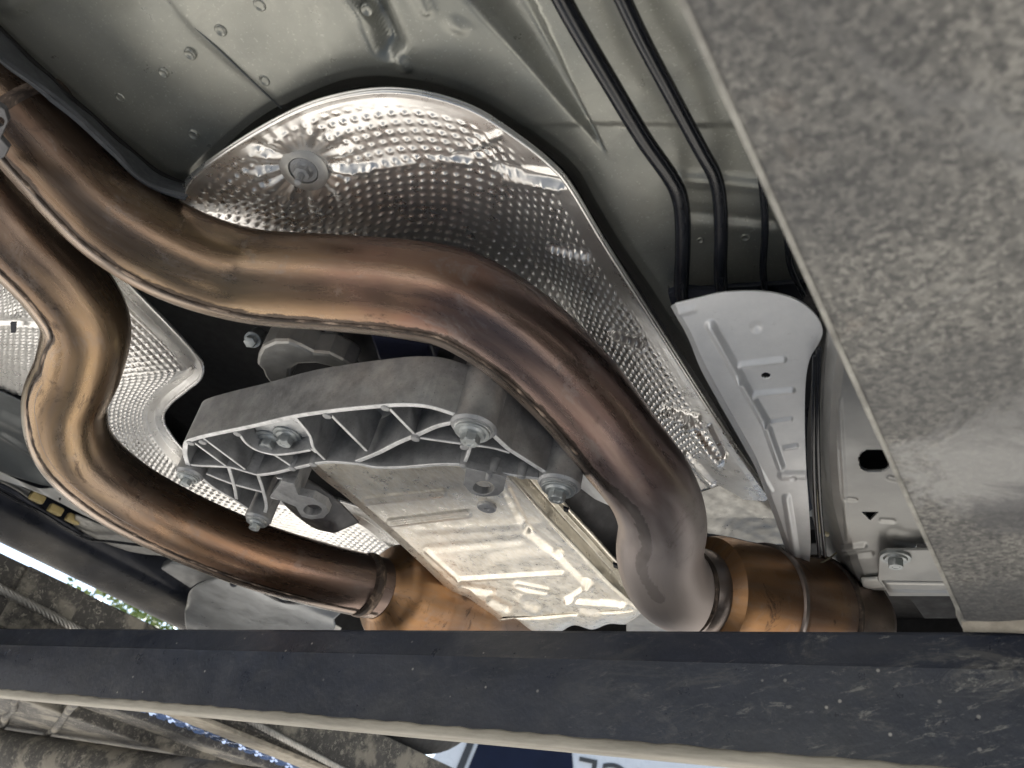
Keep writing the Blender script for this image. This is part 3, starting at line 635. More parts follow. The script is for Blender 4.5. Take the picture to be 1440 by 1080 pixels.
# ---- exhaust
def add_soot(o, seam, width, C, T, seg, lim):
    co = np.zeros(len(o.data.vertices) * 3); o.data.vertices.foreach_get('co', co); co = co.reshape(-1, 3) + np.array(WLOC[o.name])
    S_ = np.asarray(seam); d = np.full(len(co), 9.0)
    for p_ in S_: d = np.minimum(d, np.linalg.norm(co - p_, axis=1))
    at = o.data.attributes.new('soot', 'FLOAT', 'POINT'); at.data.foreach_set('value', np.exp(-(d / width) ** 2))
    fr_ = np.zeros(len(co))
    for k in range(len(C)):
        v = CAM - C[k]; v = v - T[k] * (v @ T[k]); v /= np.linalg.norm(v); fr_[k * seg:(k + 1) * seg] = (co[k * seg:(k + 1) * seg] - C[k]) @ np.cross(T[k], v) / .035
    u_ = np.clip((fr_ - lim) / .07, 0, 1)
    at = o.data.attributes.new('pale_rim', 'FLOAT', 'POINT'); at.data.foreach_set('value', u_)
def seam_points(C, T, r, frac, k0, k1):
    out = []
    for c, t in zip(C[k0:k1], T[k0:k1]):
        v = CAM - c; v -= t * (v @ t); v /= np.linalg.norm(v); s = np.cross(t, v)
        out.append(c + r * (frac * s + math.sqrt(1 - frac * frac) * v))
    return out
RP = [(-150, -60, .55), (-90, 15, .56), (-25, 95, .57), (35, 165, .575), (90, 228, .58), (165, 305, .585), (250, 357, .595), (350, 388, .61), (470, 398, .60), (570, 407, .585), (650, 425, .575), (735, 478, .58), (810, 550, .60), (870, 625, .625), (914, 684, .645), (931, 733, .664), (928, 782, .682), (944, 822, .696), (984, 842, .712)]
pr_pts = [D(*q) for q in RP]
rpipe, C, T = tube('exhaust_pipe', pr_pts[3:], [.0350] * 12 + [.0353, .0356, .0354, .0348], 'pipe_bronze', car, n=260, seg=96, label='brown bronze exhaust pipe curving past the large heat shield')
s1 = seam_points(C, T, .0348, .80, 4, 180)
tube('weld_seam', s1, [.0010 + .0006 * rng.random() for i in range(len(s1))], 'weld_bead', rpipe, n=400, seg=8)
s1b = []
for k in range(176, 240, 1):
    q_ = (k - 176) / 64.0; f_ = .80 - .50 * q_ * q_ * (3 - 2 * q_); s1b += seam_points(C, T, .0348, f_, k, k + 1)
add_soot(rpipe, s1 + s1b, .0080, C, T, 96, .84)
tail, C3, T3 = tube('pipe_tail', pr_pts[:4], .0335, 'pipe_bronze', rpipe, n=60, seg=48)
lathe('clamp_joint', pr_pts[3] - T[0] * .004, T[0], [(0, .0338), (.001, .0362), (.006, .0366), (.010, .0352)], 'weld_bead', rpipe, seg=48)
tb = prism('hanger_tab', pz([(-60, 138), (-4, 140), (10, 150), (15, 166), (8, 182), (4, 190), (16, 204), (10, 216), (-6, 226), (-60, 235)], .335), CZ + .332, CZ + .3355, 'dark_casting', rpipe, holes=[pz(circ(3, 167, 7, 16), .335)])
LP = [(-170, 110, .575), (-110, 178, .60), (-40, 255, .62), (25, 330, .65), (88, 398, .68), (121, 455, .705), (112, 515, .73), (92, 570, .75), (106, 632, .78), (165, 688, .82), (250, 736, .86), (350, 778, .89), (450, 808, .92), (545, 830, .95)]
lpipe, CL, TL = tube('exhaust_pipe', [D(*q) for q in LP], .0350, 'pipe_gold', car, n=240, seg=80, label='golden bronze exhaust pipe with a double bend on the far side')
s1 = seam_points(CL, TL, .0348, .80, 20, 236)
tube('weld_seam', s1, [.0009 + .0004 * rng.random() for i in range(len(s1))], 'weld_bead', lpipe, n=300, seg=8)
add_soot(lpipe, s1, .005, CL, TL, 80, .84)
s1 = seam_points(CL, TL, .0344, .60, 90, 150); tube('weld_seam', s1, .0007, 'pipe_grey', lpipe, n=120, seg=8)
# catalytic converters
def converter(a, b, r, parent, prof, label):
    ax = b - a; L = np.linalg.norm(ax); o = lathe('catalytic_converter', a, ax, [(t * L, k * r) for t, k in prof], 'converter_copper', parent, seg=64, label=label, auto=40); return o, ax / L, L
a, b = D(976, 834, .708), D(1192, 874, .79)
rc, ax, L = converter(a, b, .053, car, [(-.02, .60), (.03, .62), (.05, .80), (.07, .95), (.12, 1.0), (.38, 1.0), (.395, 1.015), (.405, 1.03), (.42, 1.03), (.43, 1.0), (.45, .985), (.72, .97), (.735, 1.0), (.75, 1.01), (.77, 1.01), (.785, .98), (.90, .95), (1.02, .90), (1.10, .74), (1.14, .5)], 'copper brown catalytic converter at the end of the pipe with the grey elbow')
lathe('weld_ring', a + ax * L * .0, ax, [(-.004, .0352), (0, .0375), (.006, .0390), (.010, .0382), (.0125, .036)], 'pipe_grey', rc, seg=48)
lathe('weld_ring', a - ax * .006, ax, [(-.002, .0352), (0, .0368), (.003, .0352)], 'weld_bead', rc, seg=48)
for t in (.40, .755): lathe('weld_ring', a + ax * L * t, ax, [(-.0030, .0525), (-.0018, .0556), (0, .0562), (.0022, .0556), (.0034, .0520)], 'pipe_grey' if t < .5 else 'weld_bead', rc, seg=64)
a, b = D(534, 828, .945), D(690, 872, 1.05)
lc, ax, L = converter(a, b, .058, car, [(-.02, .60), (.01, .66), (.035, .84), (.07, .94), (.13, .99), (.20, 1.0), (.30, 1.0), (.34, 1.0), (.36, 1.02), (.40, 1.02), (.42, .99), (.62, .97), (.66, .99), (.70, .97), (1.0, .93), (1.2, .8), (1.5, .55)], 'copper brown catalytic converter beside the transmission pan on the far side')
lathe('weld_ring', a - ax * .004, ax, [(-.003, .0350), (0, .0364), (.003, .0364), (.006, .0350)], 'weld_bead', lc, seg=48)

# ---- transmission crossmember (ribbed casting)
ZB, ZT = .29, .331
def q(L, z=ZB): return pz(L, z)
rear = [(260, 632), (262, 623), (272, 618), (300, 611), (354, 600), (415, 586), (470, 578), (520, 573), (560, 570), (600, 572), (640, 584), (660, 594)]
front = [(281, 656), (321, 658), (344, 664), (362, 669), (385, 666), (411, 660), (456, 651), (500, 653), (529, 658), (564, 658), (620, 654), (653, 655), (693, 664), (733, 671), (757, 674)]
cm_out = q(rear + [(672, 602), (691, 611), (715, 633), (764, 664)] + front[::-1] + [(365, 725), (346, 713), (305, 690), (285, 674), (264, 655)])
cm = prism('crossmember', cm_out, CZ + ZT - .006, CZ + ZT, 'cast_aluminium', car, bevel=0, label='ribbed cast aluminium crossmember bolted beneath the transmission')
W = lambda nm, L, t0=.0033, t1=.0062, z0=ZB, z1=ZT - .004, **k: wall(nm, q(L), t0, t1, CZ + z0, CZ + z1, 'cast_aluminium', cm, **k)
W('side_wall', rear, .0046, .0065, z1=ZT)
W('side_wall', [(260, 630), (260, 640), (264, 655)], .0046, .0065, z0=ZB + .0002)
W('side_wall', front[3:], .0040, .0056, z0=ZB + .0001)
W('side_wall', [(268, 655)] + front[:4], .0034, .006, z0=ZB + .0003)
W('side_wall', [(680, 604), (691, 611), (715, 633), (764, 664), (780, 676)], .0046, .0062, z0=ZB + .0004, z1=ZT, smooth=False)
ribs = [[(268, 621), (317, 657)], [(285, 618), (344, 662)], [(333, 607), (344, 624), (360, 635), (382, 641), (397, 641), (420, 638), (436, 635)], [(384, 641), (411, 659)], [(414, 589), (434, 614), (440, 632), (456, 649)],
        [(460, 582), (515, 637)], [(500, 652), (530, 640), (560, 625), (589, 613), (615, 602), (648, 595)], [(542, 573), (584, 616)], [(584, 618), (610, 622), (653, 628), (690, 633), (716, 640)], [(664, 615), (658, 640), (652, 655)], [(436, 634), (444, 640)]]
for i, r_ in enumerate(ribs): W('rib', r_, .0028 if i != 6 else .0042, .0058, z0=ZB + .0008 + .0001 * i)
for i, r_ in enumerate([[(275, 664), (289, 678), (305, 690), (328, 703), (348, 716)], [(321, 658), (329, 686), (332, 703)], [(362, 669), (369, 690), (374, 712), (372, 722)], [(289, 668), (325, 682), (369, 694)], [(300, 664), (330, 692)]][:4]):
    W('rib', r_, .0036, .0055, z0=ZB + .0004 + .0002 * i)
# raised pads where ribs meet the walls
for x, y in ((542, 574), (460, 585), (285, 622), (268, 623), (334, 610), (584, 617), (653, 629), (652, 655), (693, 663), (733, 670), (411, 659), (440, 653)):
    c = P(x, y, ZB); lathe('rib_pad', (c[0], c[1], CZ + ZB - .0012), UP, [(0, .0022), (.0006, .0034), (.012, .0044)], 'cast_aluminium', cm, seg=14)
# bolted pocket floor
prism('pocket_floor', q([(340, 610), (354, 630), (382, 640), (434, 634), (438, 626), (432, 612), (415, 592), (370, 602)]), CZ + ZB + .014, CZ + ZB + .019, 'machined_aluminium', cm)
for x, y in ((377, 622), (402, 617)):
    c = P(x, y, ZB + .010); bolt((c[0], c[1], CZ + ZB + .0145), DN, .0066, cm)
# corner bosses and bolts
for x, y, r in ((667, 597, .0168), (787, 678, .0166), (268, 664, .0128), (364, 727, .0132)):
    c = P(x, y, ZB); zt = .345 if x > 600 else .333
    lathe('boss', (c[0], c[1], CZ + ZB - .004), UP, [(0, r * .62), (0, r * .90), (.002, r), (.006, r * .98), (zt - ZB, r * 1.03)], 'cast_aluminium', cm, seg=40)
    lathe('washer', (c[0], c[1], CZ + ZB - .004), DN, [(-.0005, r * .8), (.0016, r * .8), (.0019, r * .74), (.0022, r * .55)], 'machined_aluminium', cm, seg=36)
    bolt((c[0], c[1], CZ + ZB - .0055), DN, r * .40, cm)
# eye lugs
prism('eye_lug', q([(655, 658), (700, 668), (712, 672), (708, 690), (700, 697), (680, 699), (662, 694), (652, 682)], .287), CZ + .287, CZ + .294, 'cast_aluminium', cm, holes=[q(circ(680, 686, 15, 24, 9.5), .287)], bevel=.0012)
tube('eye_rib', [P(688, 664, .286), P(686, 673, .286)], .0020, 'cast_aluminium', cm, n=6, seg=10)
prism('eye_lug', q([(380, 698), (396, 676), (414, 680), (420, 696), (440, 700), (458, 710), (463, 720), (455, 728), (438, 730), (424, 726), (416, 712)], .289), CZ + .2885, CZ + .2965, 'cast_aluminium', cm, holes=[q(circ(440, 717, 13, 24, 8), .289)], bevel=.0012)
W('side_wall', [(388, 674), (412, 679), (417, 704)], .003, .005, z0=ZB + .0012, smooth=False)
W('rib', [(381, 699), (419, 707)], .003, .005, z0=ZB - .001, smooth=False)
# grey stamped arm beside the pan
loft('mount_arm', [on_line([(395, 650), (430, 672), (470, 700), (505, 735)], .330), on_line([(390, 668), (415, 690), (450, 725), (475, 748)], .318), on_line([(385, 690), (405, 715), (440, 742), (470, 750)], .328)], 60, 30, 'dark_casting', car, caps([(462, 738, 463, 739, 7, -.004)]), solid=.002, smooth_v=True)

# ---- transmission housing behind the crossmember
th = lathe('transmission_housing', (-.485, .29, CZ + .455), (0, 1, 0), [(0, .03), (.0, .052), (.02, .056), (.05, .060), (.10, .065), (.12, .092), (.20, .094), (.21, .082), (.45, .085), (.50, .09), (.52, .06)], 'dark_casting', car, seg=48)
for q0, q1, r in (((470, 470), (500, 520), .006), ((600, 480), (585, 520), .006)): tube('housing_rib', [P(*q0, .385), P(*q1, .37)], r, 'grey_casting', th, n=8, seg=12)
o = prism('housing_bracket', pz([(362, 500), (368, 488), (385, 480), (405, 480), (420, 486), (440, 496), (462, 498), (482, 508), (500, 520), (470, 518), (445, 512), (420, 513), (408, 521), (404, 545), (384, 545), (372, 530), (368, 520), (360, 512)], .352), CZ + .352, CZ + .375, 'grey_casting', th, bevel=.003, label='pale grey cast bracket')
p = P(372, 466, .372); lathe('bracket_bolt', P(357, 476, .37), (.3, -.4, -.85), [(-.012, .006), (0, .0072), (.003, .0072), (.003, .0052, 6), (.009, .0052, 6), (.0095, .004)], 'zinc_bolt', th, seg=30)
prism('shift_box', pz([(520, 472), (605, 486), (612, 508), (598, 522), (535, 518)], .37), CZ + .37, CZ + .40, 'blue_box', th, bevel=.003)
lathe('cyan_mark', P(401, 470, .3735), DN, [(0, .0035), (.0006, .003), (.0006, .0002)], 'cyan_mark', th, seg=16)
prism('bell_flange', pz([(780, 620), (826, 632), (862, 676), (884, 704), (884, 718), (862, 714), (836, 702), (812, 684), (796, 660)], .352), CZ + .352, CZ + .357, 'bracket_aluminium', th, holes=[pz(circ(832, 664, 8, 18, 6), .352)], bevel=.001)
lathe('flange_bolt', P(832, 664, .358), DN, [(-.01, .008), (0, .0085), (.002, .006)], 'rocker_black', th, seg=24)

# ---- transmission pan
PZ_ = .31
pl = [(425, 640), (452, 668), (485, 694), (520, 724), (560, 759), (600, 796), (636, 829), (660, 838), (690, 862), (704, 872)]
prr = [(700, 655), (716, 672), (738, 697), (760, 722), (790, 754), (820, 786), (850, 818), (872, 838), (888, 852), (898, 858)]
emb = caps([(516, 704, 622, 693, 8, .0022), (516, 704, 622, 693, 4, -.0016), (549, 735, 657, 722, 8, .0022), (549, 735, 657, 722, 4, -.0016), (645, 815, 790, 806, 5, .0025), (600, 775, 645, 815, 5, .002),
            (742, 845, 752, 850, 22, .0045), (742, 845, 752, 850, 13, -.0050), (650, 826, 690, 832, 9, -.003), (728, 824, 768, 832, 9, .0030), (728, 824, 768, 832, 5, -.0026), (826, 822, 828, 824, 10, .005), (877, 852, 878, 853, 8, .005),
            (798, 845, 870, 851, 8, .0040), (798, 845, 825, 826, 7, .003), (812, 843, 840, 846, 6, -.002), (712, 690, 742, 745, 9, -.0028), (742, 745, 785, 778, 10, -.0028), (785, 778, 822, 815, 9, -.0028), (820, 865, 840, 868, 14, .003),
            (692, 845, 712, 855, 10, -.003), (700, 872, 730, 880, 8, .003), (590, 745, 760, 735, 10, .0008), (600, 772, 730, 760, 9, -.0008), (700, 790, 760, 780, 16, .0010), (780, 740, 800, 770, 12, .001)])
upL = [P(x - 6, y - 10, PZ_ + .030) for x, y in pl]; eL = on_line(shift(pl, 3), PZ_ + .006)
emb0 = emb; emb = lambda x, y: .75 * emb0(x, y)
pan = loft('transmission_pan', [upL, eL, on_line(shift(pl, -6), PZ_), on_line(shift(prr, 8), PZ_), on_line(prr, PZ_ - .0015)], 330, 300, 'pan_steel', car, emb, solid=.001, label='bright silver transmission pan with pressed ribs', noise_amp=.00008)
pf = [(735, 648), (757, 676), (780, 702), (802, 727), (830, 757), (852, 782), (874, 806), (886, 822), (898, 838), (906, 848)]
loft('pan_flank', [on_line(prr, PZ_ - .0015), on_line(shift(prr, -5), PZ_ + .001), on_line(shift(pf, 8), PZ_ + .020), on_line(pf, PZ_ + .022)], 120, 40, 'pan_flank', pan, solid=.001)
loft('pan_flange', [on_line(shift(pf, 1), PZ_ + .020), on_line(shift(pf, -5), PZ_ + .020)], 60, 4, 'pan_steel', pan, solid=.003)
ends = [(704, 872), (722, 868), (745, 884), (775, 886), (800, 874), (826, 880), (850, 872), (876, 872), (898, 858)]
loft('pan_front', [on_line([(703, 871), (800, 864), (898, 857.5)], PZ_ - .0012), on_line(ends, PZ_ + .0005), [P(x, y, PZ_ + .02) + np.array([0, .012, 0]) for x, y in ends]], 80, 10, 'pan_steel', pan, solid=.001)
c = P(685, 711, PZ_); lathe('drain_plug', (c[0], c[1], CZ + PZ_ + .001), DN, [(0, .0088), (.0035, .0088), (.0044, .0078), (.0046, .0030), (.0036, .0028, 6), (.0036, .0003)], 'cast_aluminium', pan, seg=36)
for x, y in ((796, 716), (866, 795), (884, 815)):
    prism('pan_clip', pz([(x - 4, y - 3), (x + 4, y), (x + 3, y + 4), (x - 3, y + 2)], .3285), CZ + .3275, CZ + .3300, 'rocker_black', pan, bevel=.0003)
# engine bits past the pan
prism('engine_sump', pz([(880, 868), (920, 850), (985, 872), (1000, 900), (880, 910)], .325), CZ + .325, CZ + .37, 'grey_casting', car, bevel=.004)
lathe('sensor_nut', D(668, 862, 1.0), (.3, -.8, -.4), [(-.05, .010), (0, .012), (.004, .012), (.004, .009, 6), (.014, .009, 6), (.015, .006)], 'zinc_bolt', car, seg=30)

# ---- pale aluminium bracket with rounded head
bl = [(943, 431), (952, 447), (966, 472), (985, 515), (1010, 562), (1036, 608), (1060, 652), (1074, 688), (1088, 725), (1102, 765), (1112, 793)]
br = [(976, 421), (1010, 413), (1045, 410), (1085, 412), (1120, 422), (1146, 442), (1157, 464), (1152, 482), (1139, 505), (1133, 540), (1132, 600), (1134, 660), (1138, 720), (1140, 765), (1138, 797)]
hl = lambda pts, z0, z1: [P(x, y, z0 + (z1 - z0) * (y - 410) / 390.0) for x, y in pts]
bemb = caps([(1000, 458, 1040, 530, 10, .0042), (1040, 530, 1076, 592, 9, .0042), (1076, 592, 1098, 655, 8, .0038), (1042, 513, 1102, 506, 6, .0026), (1063, 554, 1114, 549, 6, .0026), (1086, 594, 1112, 590, 5, .0014), (1104, 630, 1120, 627, 5, .0014),
             (1100, 668, 1130, 668, 9, .0014), (1115, 672, 1116, 672, 6, -.001), (1063, 460, 1063.5, 460, 11, -.0016), (1106, 700, 1120, 790, 8, .0022), (955, 440, 975, 435, 8, .001), (958, 470, 1085, 690, 5, .0010)])
bk = loft('bracket', [hl(bl, .372, .335), hl(shift(bl, -7), .368, .332), hl(br, .368, .332)], 300, 170, 'bracket_aluminium', car, bemb, solid=.0016, label='pale aluminium bracket with round head and pressed ribs',
          hole=lambda x, y: ((x - 1077) / 6.5) ** 2 + ((y - 528) / 4) ** 2 < 1)
lathe('rivet', P(1063, 460, .3665), DN, [(0, .0038), (.0008, .0036), (.0014, .0020), (.0014, .0002)], 'zinc_bolt', bk, seg=20)
prism('backing_plate', pz([(940, 405), (960, 398), (1130, 420), (1128, 440), (950, 440)], .40), CZ + .395, CZ + .40, 'rocker_black', car)
prism('dark_cover', pz([(940, 400), (1160, 385), (1175, 460), (1160, 520), (1150, 700), (1130, 720), (1040, 560)], .415), CZ + .408, CZ + .412, 'rocker_black', car, label='black cover plate behind the pale bracket')
for L_, r in (([(1146, 500), (1144, 600), (1146, 700), (1152, 782)], .0016), ([(1152, 490), (1150, 600), (1153, 700), (1160, 781)], .0016)):
    tube('edge_line', hl(L_, .360, .325), r, 'black_line', car, n=50, seg=10)
tube('sealant_bead', hl([(1147, 690), (1148, 720), (1154, 745), (1164, 752)], .365, .34), .0022, 'sealant', car, n=30, seg=10)
tube('thin_wire', [D(1140, 793, .75), D(1158, 790, .755), D(1180, 775, .76)], .0008, 'sealant', car, n=20, seg=8)

# ---- fluid lines on the floor
for L_, r, z in (([(770, -40), (810, 35), (860, 120), (905, 195), (940, 245), (955, 275), (960, 310), (960, 360), (958, 405), (962, 440)], .0052, .397), ([(858, -40), (900, 50), (945, 135), (985, 210), (1004, 245), (1012, 280), (1014, 330), (1013, 380), (1016, 420)], .0045, .397),
                 ([(1060, 180), (1072, 260), (1076, 320), (1073, 380), (1078, 420)], .0024, .405), ([(1090, 250), (1106, 330), (1112, 375), (1130, 415)], .0022, .405)):
    tube('fluid_line', on_line(L_, z), r, 'black_line', car, n=120, seg=20)

# ---- frame rail at the right
ff = [(1183, 440), (1178, 490), (1171, 550), (1166, 610), (1167, 660), (1173, 712), (1188, 768), (1206, 812), (1216, 830)]
f0 = [P(x - 34, y, .42) for x, y in ff]; f1 = [P(x - 14, y, .350) for x, y in ff]; f2 = [P(x, y, .333) for x, y in ff]; f3 = [P(x + 12, y, .330) for x, y in ff]; f4 = on_line([(1400, 440), (1400, 600), (1380, 760), (1350, 830)], .330)
fr = loft('frame_rail', [f0, f1, f2, f3, f4], 340, 330, 'frame_paint', car, caps([(1180, 560, 1192, 760, 5, .0008), (1186, 771, 1215, 767, 6, .002), (1190, 783, 1225, 779, 6, -.0018), (1256, 754, 1300, 764, 12, .002), (1190, 702, 1203, 703, 4, -.001), (1240, 732, 1256, 733, 5, -.001), (1250, 672, 1262, 675, 5, -.001)]),
          solid=.0022, hole=lambda x, y: ((np.hypot(np.maximum(np.abs(x - 1230) - 9, 0), np.maximum(np.abs(y - 648) - 2, 0)) < 13)) | ((y > 720) & (y < 732) & (np.abs(x - 1224) < 12 * (732 - y) / 12)) | ((x > 1288 + (775 - y) * .15) & (y > 765)), label='grey pressed frame rail with oval and triangular holes')
prism('rail_hole_shade', pz([(1185, 600), (1330, 600), (1330, 760), (1195, 760)], .352), CZ + .352, CZ + .354, 'cavity_shade', fr, bevel=0)  # black plate behind the holes, painted shade
loft('rail_lip', [on_line([(1214, 829), (1245, 826), (1300, 826)], .3295), on_line([(1211, 815), (1245, 813), (1300, 812)], .326)], 20, 5, 'rail_white', fr, solid=.002)
pt = prism('rail_plate', pz([(1236, 776), (1246, 770), (1320, 769), (1420, 768), (1420, 834), (1250, 834), (1243, 822), (1234, 812)], .322), CZ + .319, CZ + .322, 'frame_paint', car, bevel=.0008, label='grey plate bolted to the frame rail')
c = P(1259, 782, .319); bolt((c[0], c[1], CZ + .3185), DN, .0062, pt)
loft('plate_lip', [on_line([(1240, 817), (1300, 818), (1420, 820)], .3186), on_line([(1250, 833), (1300, 834), (1420, 836)], .3186)], 20, 4, 'frame_paint', pt, solid=.001)
prism('side_recess_shade', pz([(1275, 835), (1345, 835), (1345, 870), (1300, 870)], .40), CZ + .40, CZ + .405, 'cavity_shade', car)  # plate coloured black so the recess looks unlit

# ---- far (left) side of the floor
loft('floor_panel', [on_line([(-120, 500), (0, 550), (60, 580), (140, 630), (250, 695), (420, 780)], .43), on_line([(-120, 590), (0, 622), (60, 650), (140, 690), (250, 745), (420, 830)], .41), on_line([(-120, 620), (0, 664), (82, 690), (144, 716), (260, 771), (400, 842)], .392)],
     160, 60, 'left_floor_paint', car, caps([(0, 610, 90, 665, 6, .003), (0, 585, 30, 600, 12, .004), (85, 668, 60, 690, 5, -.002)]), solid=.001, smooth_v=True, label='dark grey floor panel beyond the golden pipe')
rl = loft('seam_rail', [on_line([(-60, 640), (0, 664), (53, 686), (82, 689), (144, 715), (227, 751), (318, 798), (393, 838), (480, 884)], .390), on_line([(-60, 650), (0, 674), (55, 693), (113, 722), (160, 745), (214, 771), (278, 789), (315, 815), (380, 850), (470, 900)], .384)], 300, 24, 'rail_white', car,
     None, solid=.0015, label='pale seam rail with oval holes on the far side',
     hole=lambda x, y: (((x - 130) * .9 + (y - 721) * .43) ** 2 / 49 + (-(x - 130) * .43 + (y - 721) * .9) ** 2 / 7 < 1) | (((x - 213) * .88 + (y - 755) * .47) ** 2 / 190 + (-(x - 213) * .47 + (y - 755) * .88) ** 2 / 16 < 1) | (((x - 287) * .9 + (y - 790) * .43) ** 2 / 36 + (-(x - 287) * .43 + (y - 790) * .9) ** 2 / 6 < 1) | ((x - 84) ** 2 + (y - 702) ** 2 < 6))
loft('foil_panel', [on_line([(106, 724), (150, 742), (200, 766), (244, 782)], .387), on_line([(103, 741), (140, 760), (185, 776), (244, 783)], .387)], 60, 20, 'shield_dull', car, None, solid=.001, noise_amp=.0004)
loft('foil_panel', [on_line([(-20, 668), (20, 682), (42, 692)], .389), on_line([(-20, 680), (10, 690), (38, 702)], .389)], 30, 8, 'shield_dull', car, None, solid=.001, noise_amp=.0004)
for x, y in ((50, 705), (76, 722), (101, 735)):
    a = P(x, y, .384); prism('clip', [(a[0] - .008, a[1] - .010), (a[0] + .003, a[1] - .011), (a[0] + .006, a[1] + .006), (a[0] + .002, a[1] + .011), (a[0] - .006, a[1] + .010)], a[2], a[2] + .012, 'yellow_plastic', car, bevel=.002)
tube('wire', on_line([(-20, 680), (20, 702), (45, 714), (70, 728), (95, 744), (125, 758), (160, 762), (215, 769)], .380), .0022, 'black_line', car, n=70, seg=8)
tube('wire', on_line([(-20, 672), (20, 692), (50, 712), (90, 735), (115, 752)], .385), .0035, 'rocker_black', car, n=60, seg=8)
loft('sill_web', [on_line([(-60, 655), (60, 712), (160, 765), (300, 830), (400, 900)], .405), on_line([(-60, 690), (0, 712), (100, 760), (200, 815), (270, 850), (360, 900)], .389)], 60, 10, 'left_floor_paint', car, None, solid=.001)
ut = loft('undertray', [on_line([(262, 850), (268, 830), (290, 818), (325, 811), (360, 818), (400, 832), (445, 850), (480, 862)], .345), on_line([(260, 862), (300, 850), (350, 846), (400, 856), (470, 872)], .334), on_line([(262, 885), (300, 890), (360, 892), (420, 890), (470, 885)], .330), on_line([(272, 905), (320, 912), (380, 912), (450, 900)], .338)],
     120, 80, 'undertray_grey', car, caps([(300, 845, 340, 850, 40, -.004)]), solid=.002, smooth_v=True, label='smooth grey undertray with rounded end')
lathe('screw', P(330, 818, .344), DN, [(0, .009), (.002, .009), (.003, .006), (.006, .005, 6), (.008, .002)], 'rocker_black', ut, seg=24)
tube('wire', on_line([(312, 812), (325, 809), (345, 815), (375, 835), (400, 846), (430, 848), (460, 846)], .338), .0028, 'black_line', car, n=60, seg=8)
prism('strut', pz([(445, 862), (462, 856), (462, 900), (450, 900)], .36), CZ + .36, CZ + .37, 'grey_casting', car)
prism('jack_pad', pz([(225, 800), (240, 792), (300, 800), (308, 812), (280, 820), (268, 828)], .375), CZ + .375, CZ + .39, 'undertray_grey', car, bevel=.003)
# far side foil shields
def lm(x, y): return np.clip((y - 392) / 8, 0, 1) * (1 - np.exp(-((y - 455) / 8.0) ** 2))
hs = loft('heat_shield', [on_line([(-60, 415), (0, 397), (18, 384), (70, 384), (140, 400)], .405), on_line([(-60, 460), (0, 452), (60, 455), (140, 460)], .420), on_line([(-60, 560), (0, 551), (60, 562), (140, 570)], .435)], 260, 190, 'shield_foil', car, caps([(-40, 452, 60, 455, 6, -.003), (10, 440, 20, 440, 12, .002)]), (.0085, .0013, .0021, lm), solid=.0007, noise_amp=.0007, label='dimpled foil heat shield at the outer side of the golden pipe')
prism('notch', pz([(16, 452), (24, 452), (23, 466), (17, 466)], .414), CZ + .412, CZ + .414, 'rocker_black', hs, bevel=0)
E1 = [(140, 355), (185, 404), (235, 454), (268, 490), (284, 512), (281, 532), (262, 548), (240, 566), (229, 584), (236, 606), (262, 636), (310, 662), (370, 682), (440, 696), (510, 715), (570, 760)]
E2 = [(30, 420), (60, 470), (80, 520), (95, 560), (110, 590), (130, 615), (150, 635), (172, 652), (200, 672), (235, 695), (275, 720), (320, 742), (365, 760), (410, 778), (455, 795), (520, 812)]
def lm2(x, y):
    d = np.full(x.shape, 1e9)
    for (x0, y0), (x1, y1) in zip(E1[:-1], E1[1:]):
        dx, dy = x1 - x0, y1 - y0; t = np.clip(((x - x0) * dx + (y - y0) * dy) / (dx * dx + dy * dy), 0, 1); d = np.minimum(d, np.hypot(x - x0 - t * dx, y - y0 - t * dy))
    return np.clip((d - 22) / 6, 0, 1)
hs2 = loft('heat_shield', [on_line(shift(E1, -3), .418), on_line(E1, .405), on_line(shift(E1, 12), .410), on_line(shift(E1, 22), .400), on_line(E2, .385)], 420, 220, 'shield_foil', car, None, (.0082, .0013, .0020, lm2), solid=.0007, noise_amp=.0003, label='dimpled foil heat shield with rolled edge between golden pipe and crossmember')
tube('rolled_hem', on_line(E1, .4045), .0020, 'shield_foil', hs2, n=160, seg=10)

# ================================================================ BEYOND THE LIFT
vc = D(850, 1078, 6.0); nrm = np.array([-vc[0], -vc[1], 0.0]); nrm /= np.linalg.norm(nrm); uu = np.array([-nrm[1], nrm[0], 0.0])
if (B.T @ uu)[0] < 0: uu = -uu
def VW(u, z, d=0.0): return np.array([vc[0], vc[1], 0.0]) + uu * u + nrm * d + np.array([0, 0, z])
zt = vc[2]
van = empty('police_van', tuple(VW(1.2, 0, -1.0))); tag(van, 'white police van parked beyond the lift with dark window and mirrored lettering', 'van')
def vprism(name, pts, d0, d1, mat, parent, bevel=.01):
    n = len(pts); V = [VW(u, z, d0) for u, z in pts] + [VW(u, z, d1) for u, z in pts]
    F = [list(range(n)), [n + i for i in range(n)][::-1]] + [[i, (i + 1) % n, n + (i + 1) % n, n + i] for i in range(n)]
    o = mesh(name, V, F, mat, parent, False, bevel=bevel); bm = bmesh.new(); bm.from_mesh(o.data); bmesh.ops.recalc_face_normals(bm, faces=bm.faces); bm.to_mesh(o.data); bm.free(); return o
vprism('body', [(-2.4, .45), (3.4, .45), (3.45, zt + .30), (3.3, zt + .42), (-.75, zt + .40), (-1.05, zt + .25), (-1.35, zt - .35), (-2.1, zt - 1.05), (-2.45, zt - 1.2)], -2.0, 0, 'van_white', van, .05)
vprism('window', [(-1.02, zt - .45), (-.12, zt - .45), (-.26, zt + .10), (-.36, zt + .17), (-.90, zt + .17)], .004, .012, 'van_glass', van, .003)
vprism('window_trim', [(-1.10, zt - .45), (-1.05, zt - .45), (-.93, zt + .17), (-.98, zt + .17)], .004, .02, 'van_trim', van, .003)
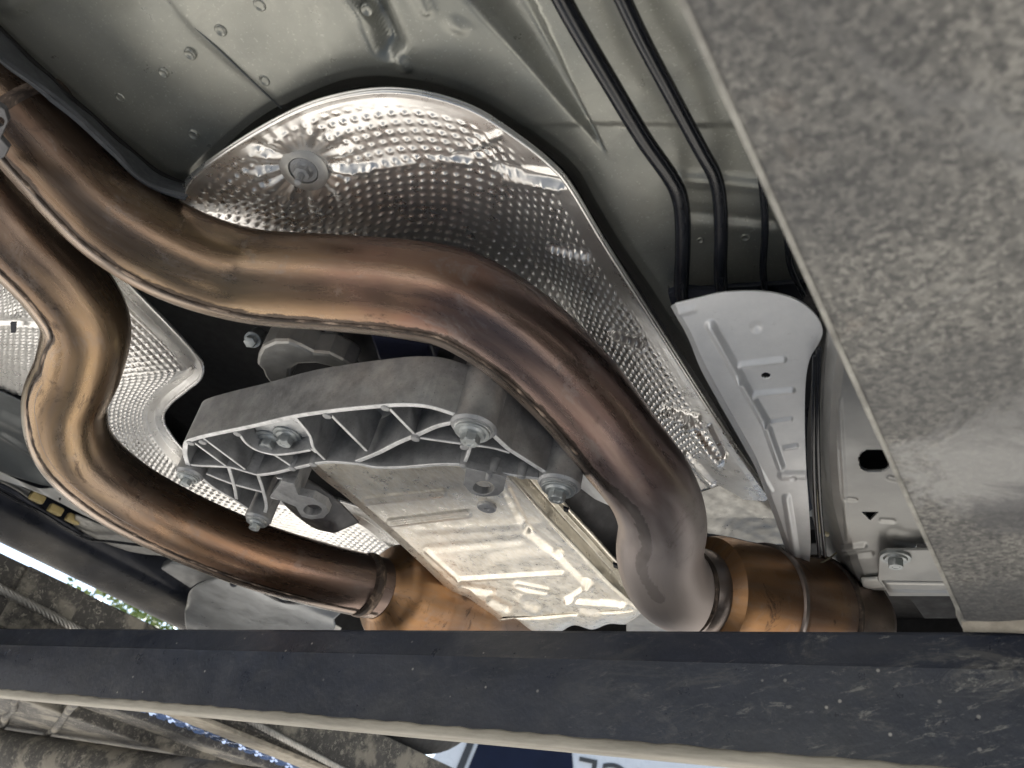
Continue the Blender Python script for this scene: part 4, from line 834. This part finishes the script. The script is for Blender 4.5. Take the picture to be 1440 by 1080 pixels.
for u in (-1.75, 2.4):
    w_ = lathe('wheel', VW(u, .36, -.05), nrm, [(-.25, .2), (-.25, .34), (-.2, .36), (.03, .36), (.06, .33), (.06, .22), (.04, .2), (.04, .05)], 'tyre_rubber', van, seg=40)
vprism('bumper', [(-2.55, .40), (-2.2, .40), (-2.2, .75), (-2.55, .72)], -2.0, .02, 'van_trim', van, .03)
vprism('headlamp', [(-2.46, zt - 1.45), (-2.2, zt - 1.42), (-2.15, zt - 1.25), (-2.44, zt - 1.28)], -.3, .015, 'lamp_clear', van, .02)
cu = bpy.data.curves.new('lettering', 'FONT'); cu.body = 'POLICE'; cu.size = .34; cu.extrude = .003; cu.align_x = 'RIGHT'
tmp = bpy.data.objects.new('lettering_curve', cu); COL.objects.link(tmp)
dg = bpy.context.evaluated_depsgraph_get(); me = bpy.data.meshes.new_from_object(tmp.evaluated_get(dg)); bpy.data.objects.remove(tmp)
co = np.zeros(len(me.vertices) * 3); me.vertices.foreach_get('co', co); co = co.reshape(-1, 3)
V = [VW(-.20 - x, zt - .20 + y, .006 + z) for x, y, z in co]
mesh('lettering', V, [list(p.vertices) for p in me.polygons], 'letter_black', van, False)
# trees at the edge of the yard
def tree(px, py, dist, h, cr, label):
    c = D(px, py, dist); base = np.array([c[0], c[1], 0.0]); t = empty('tree', tuple(base)); tag(t, label, 'tree', None)
    tube('trunk', [base, base + [.05, .02, h * .3], base + [-.05, .05, h * .6], base + [0, 0, h * .85]], [.16, .13, .09, .04], 'bark', t, n=20, seg=12)
    V = []; F = []; cl = [base + np.array([rng.normal(0, cr * .45), rng.normal(0, cr * .45), h * rng.uniform(.35, 1.0)]) for _ in range(60)]
    for k in range(5200):
        p = cl[rng.integers(60)] + rng.normal(0, cr * .14, 3); a = rng.normal(0, 1, 3); a /= np.linalg.norm(a); b_ = np.cross(a, rng.normal(0, 1, 3)); b_ /= np.linalg.norm(b_); s = rng.uniform(.04, .09); i = len(V)
        V += [p - a * s, p + b_ * s * .5, p + a * s, p - b_ * s * .5]; F.append([i, i + 1, i + 2, i + 3])
    mesh('crown', V, F, 'leaf', t, False)
tree(190, 880, 14, 5.2, 1.5, 'leafy green tree glimpsed under the sill of the car')
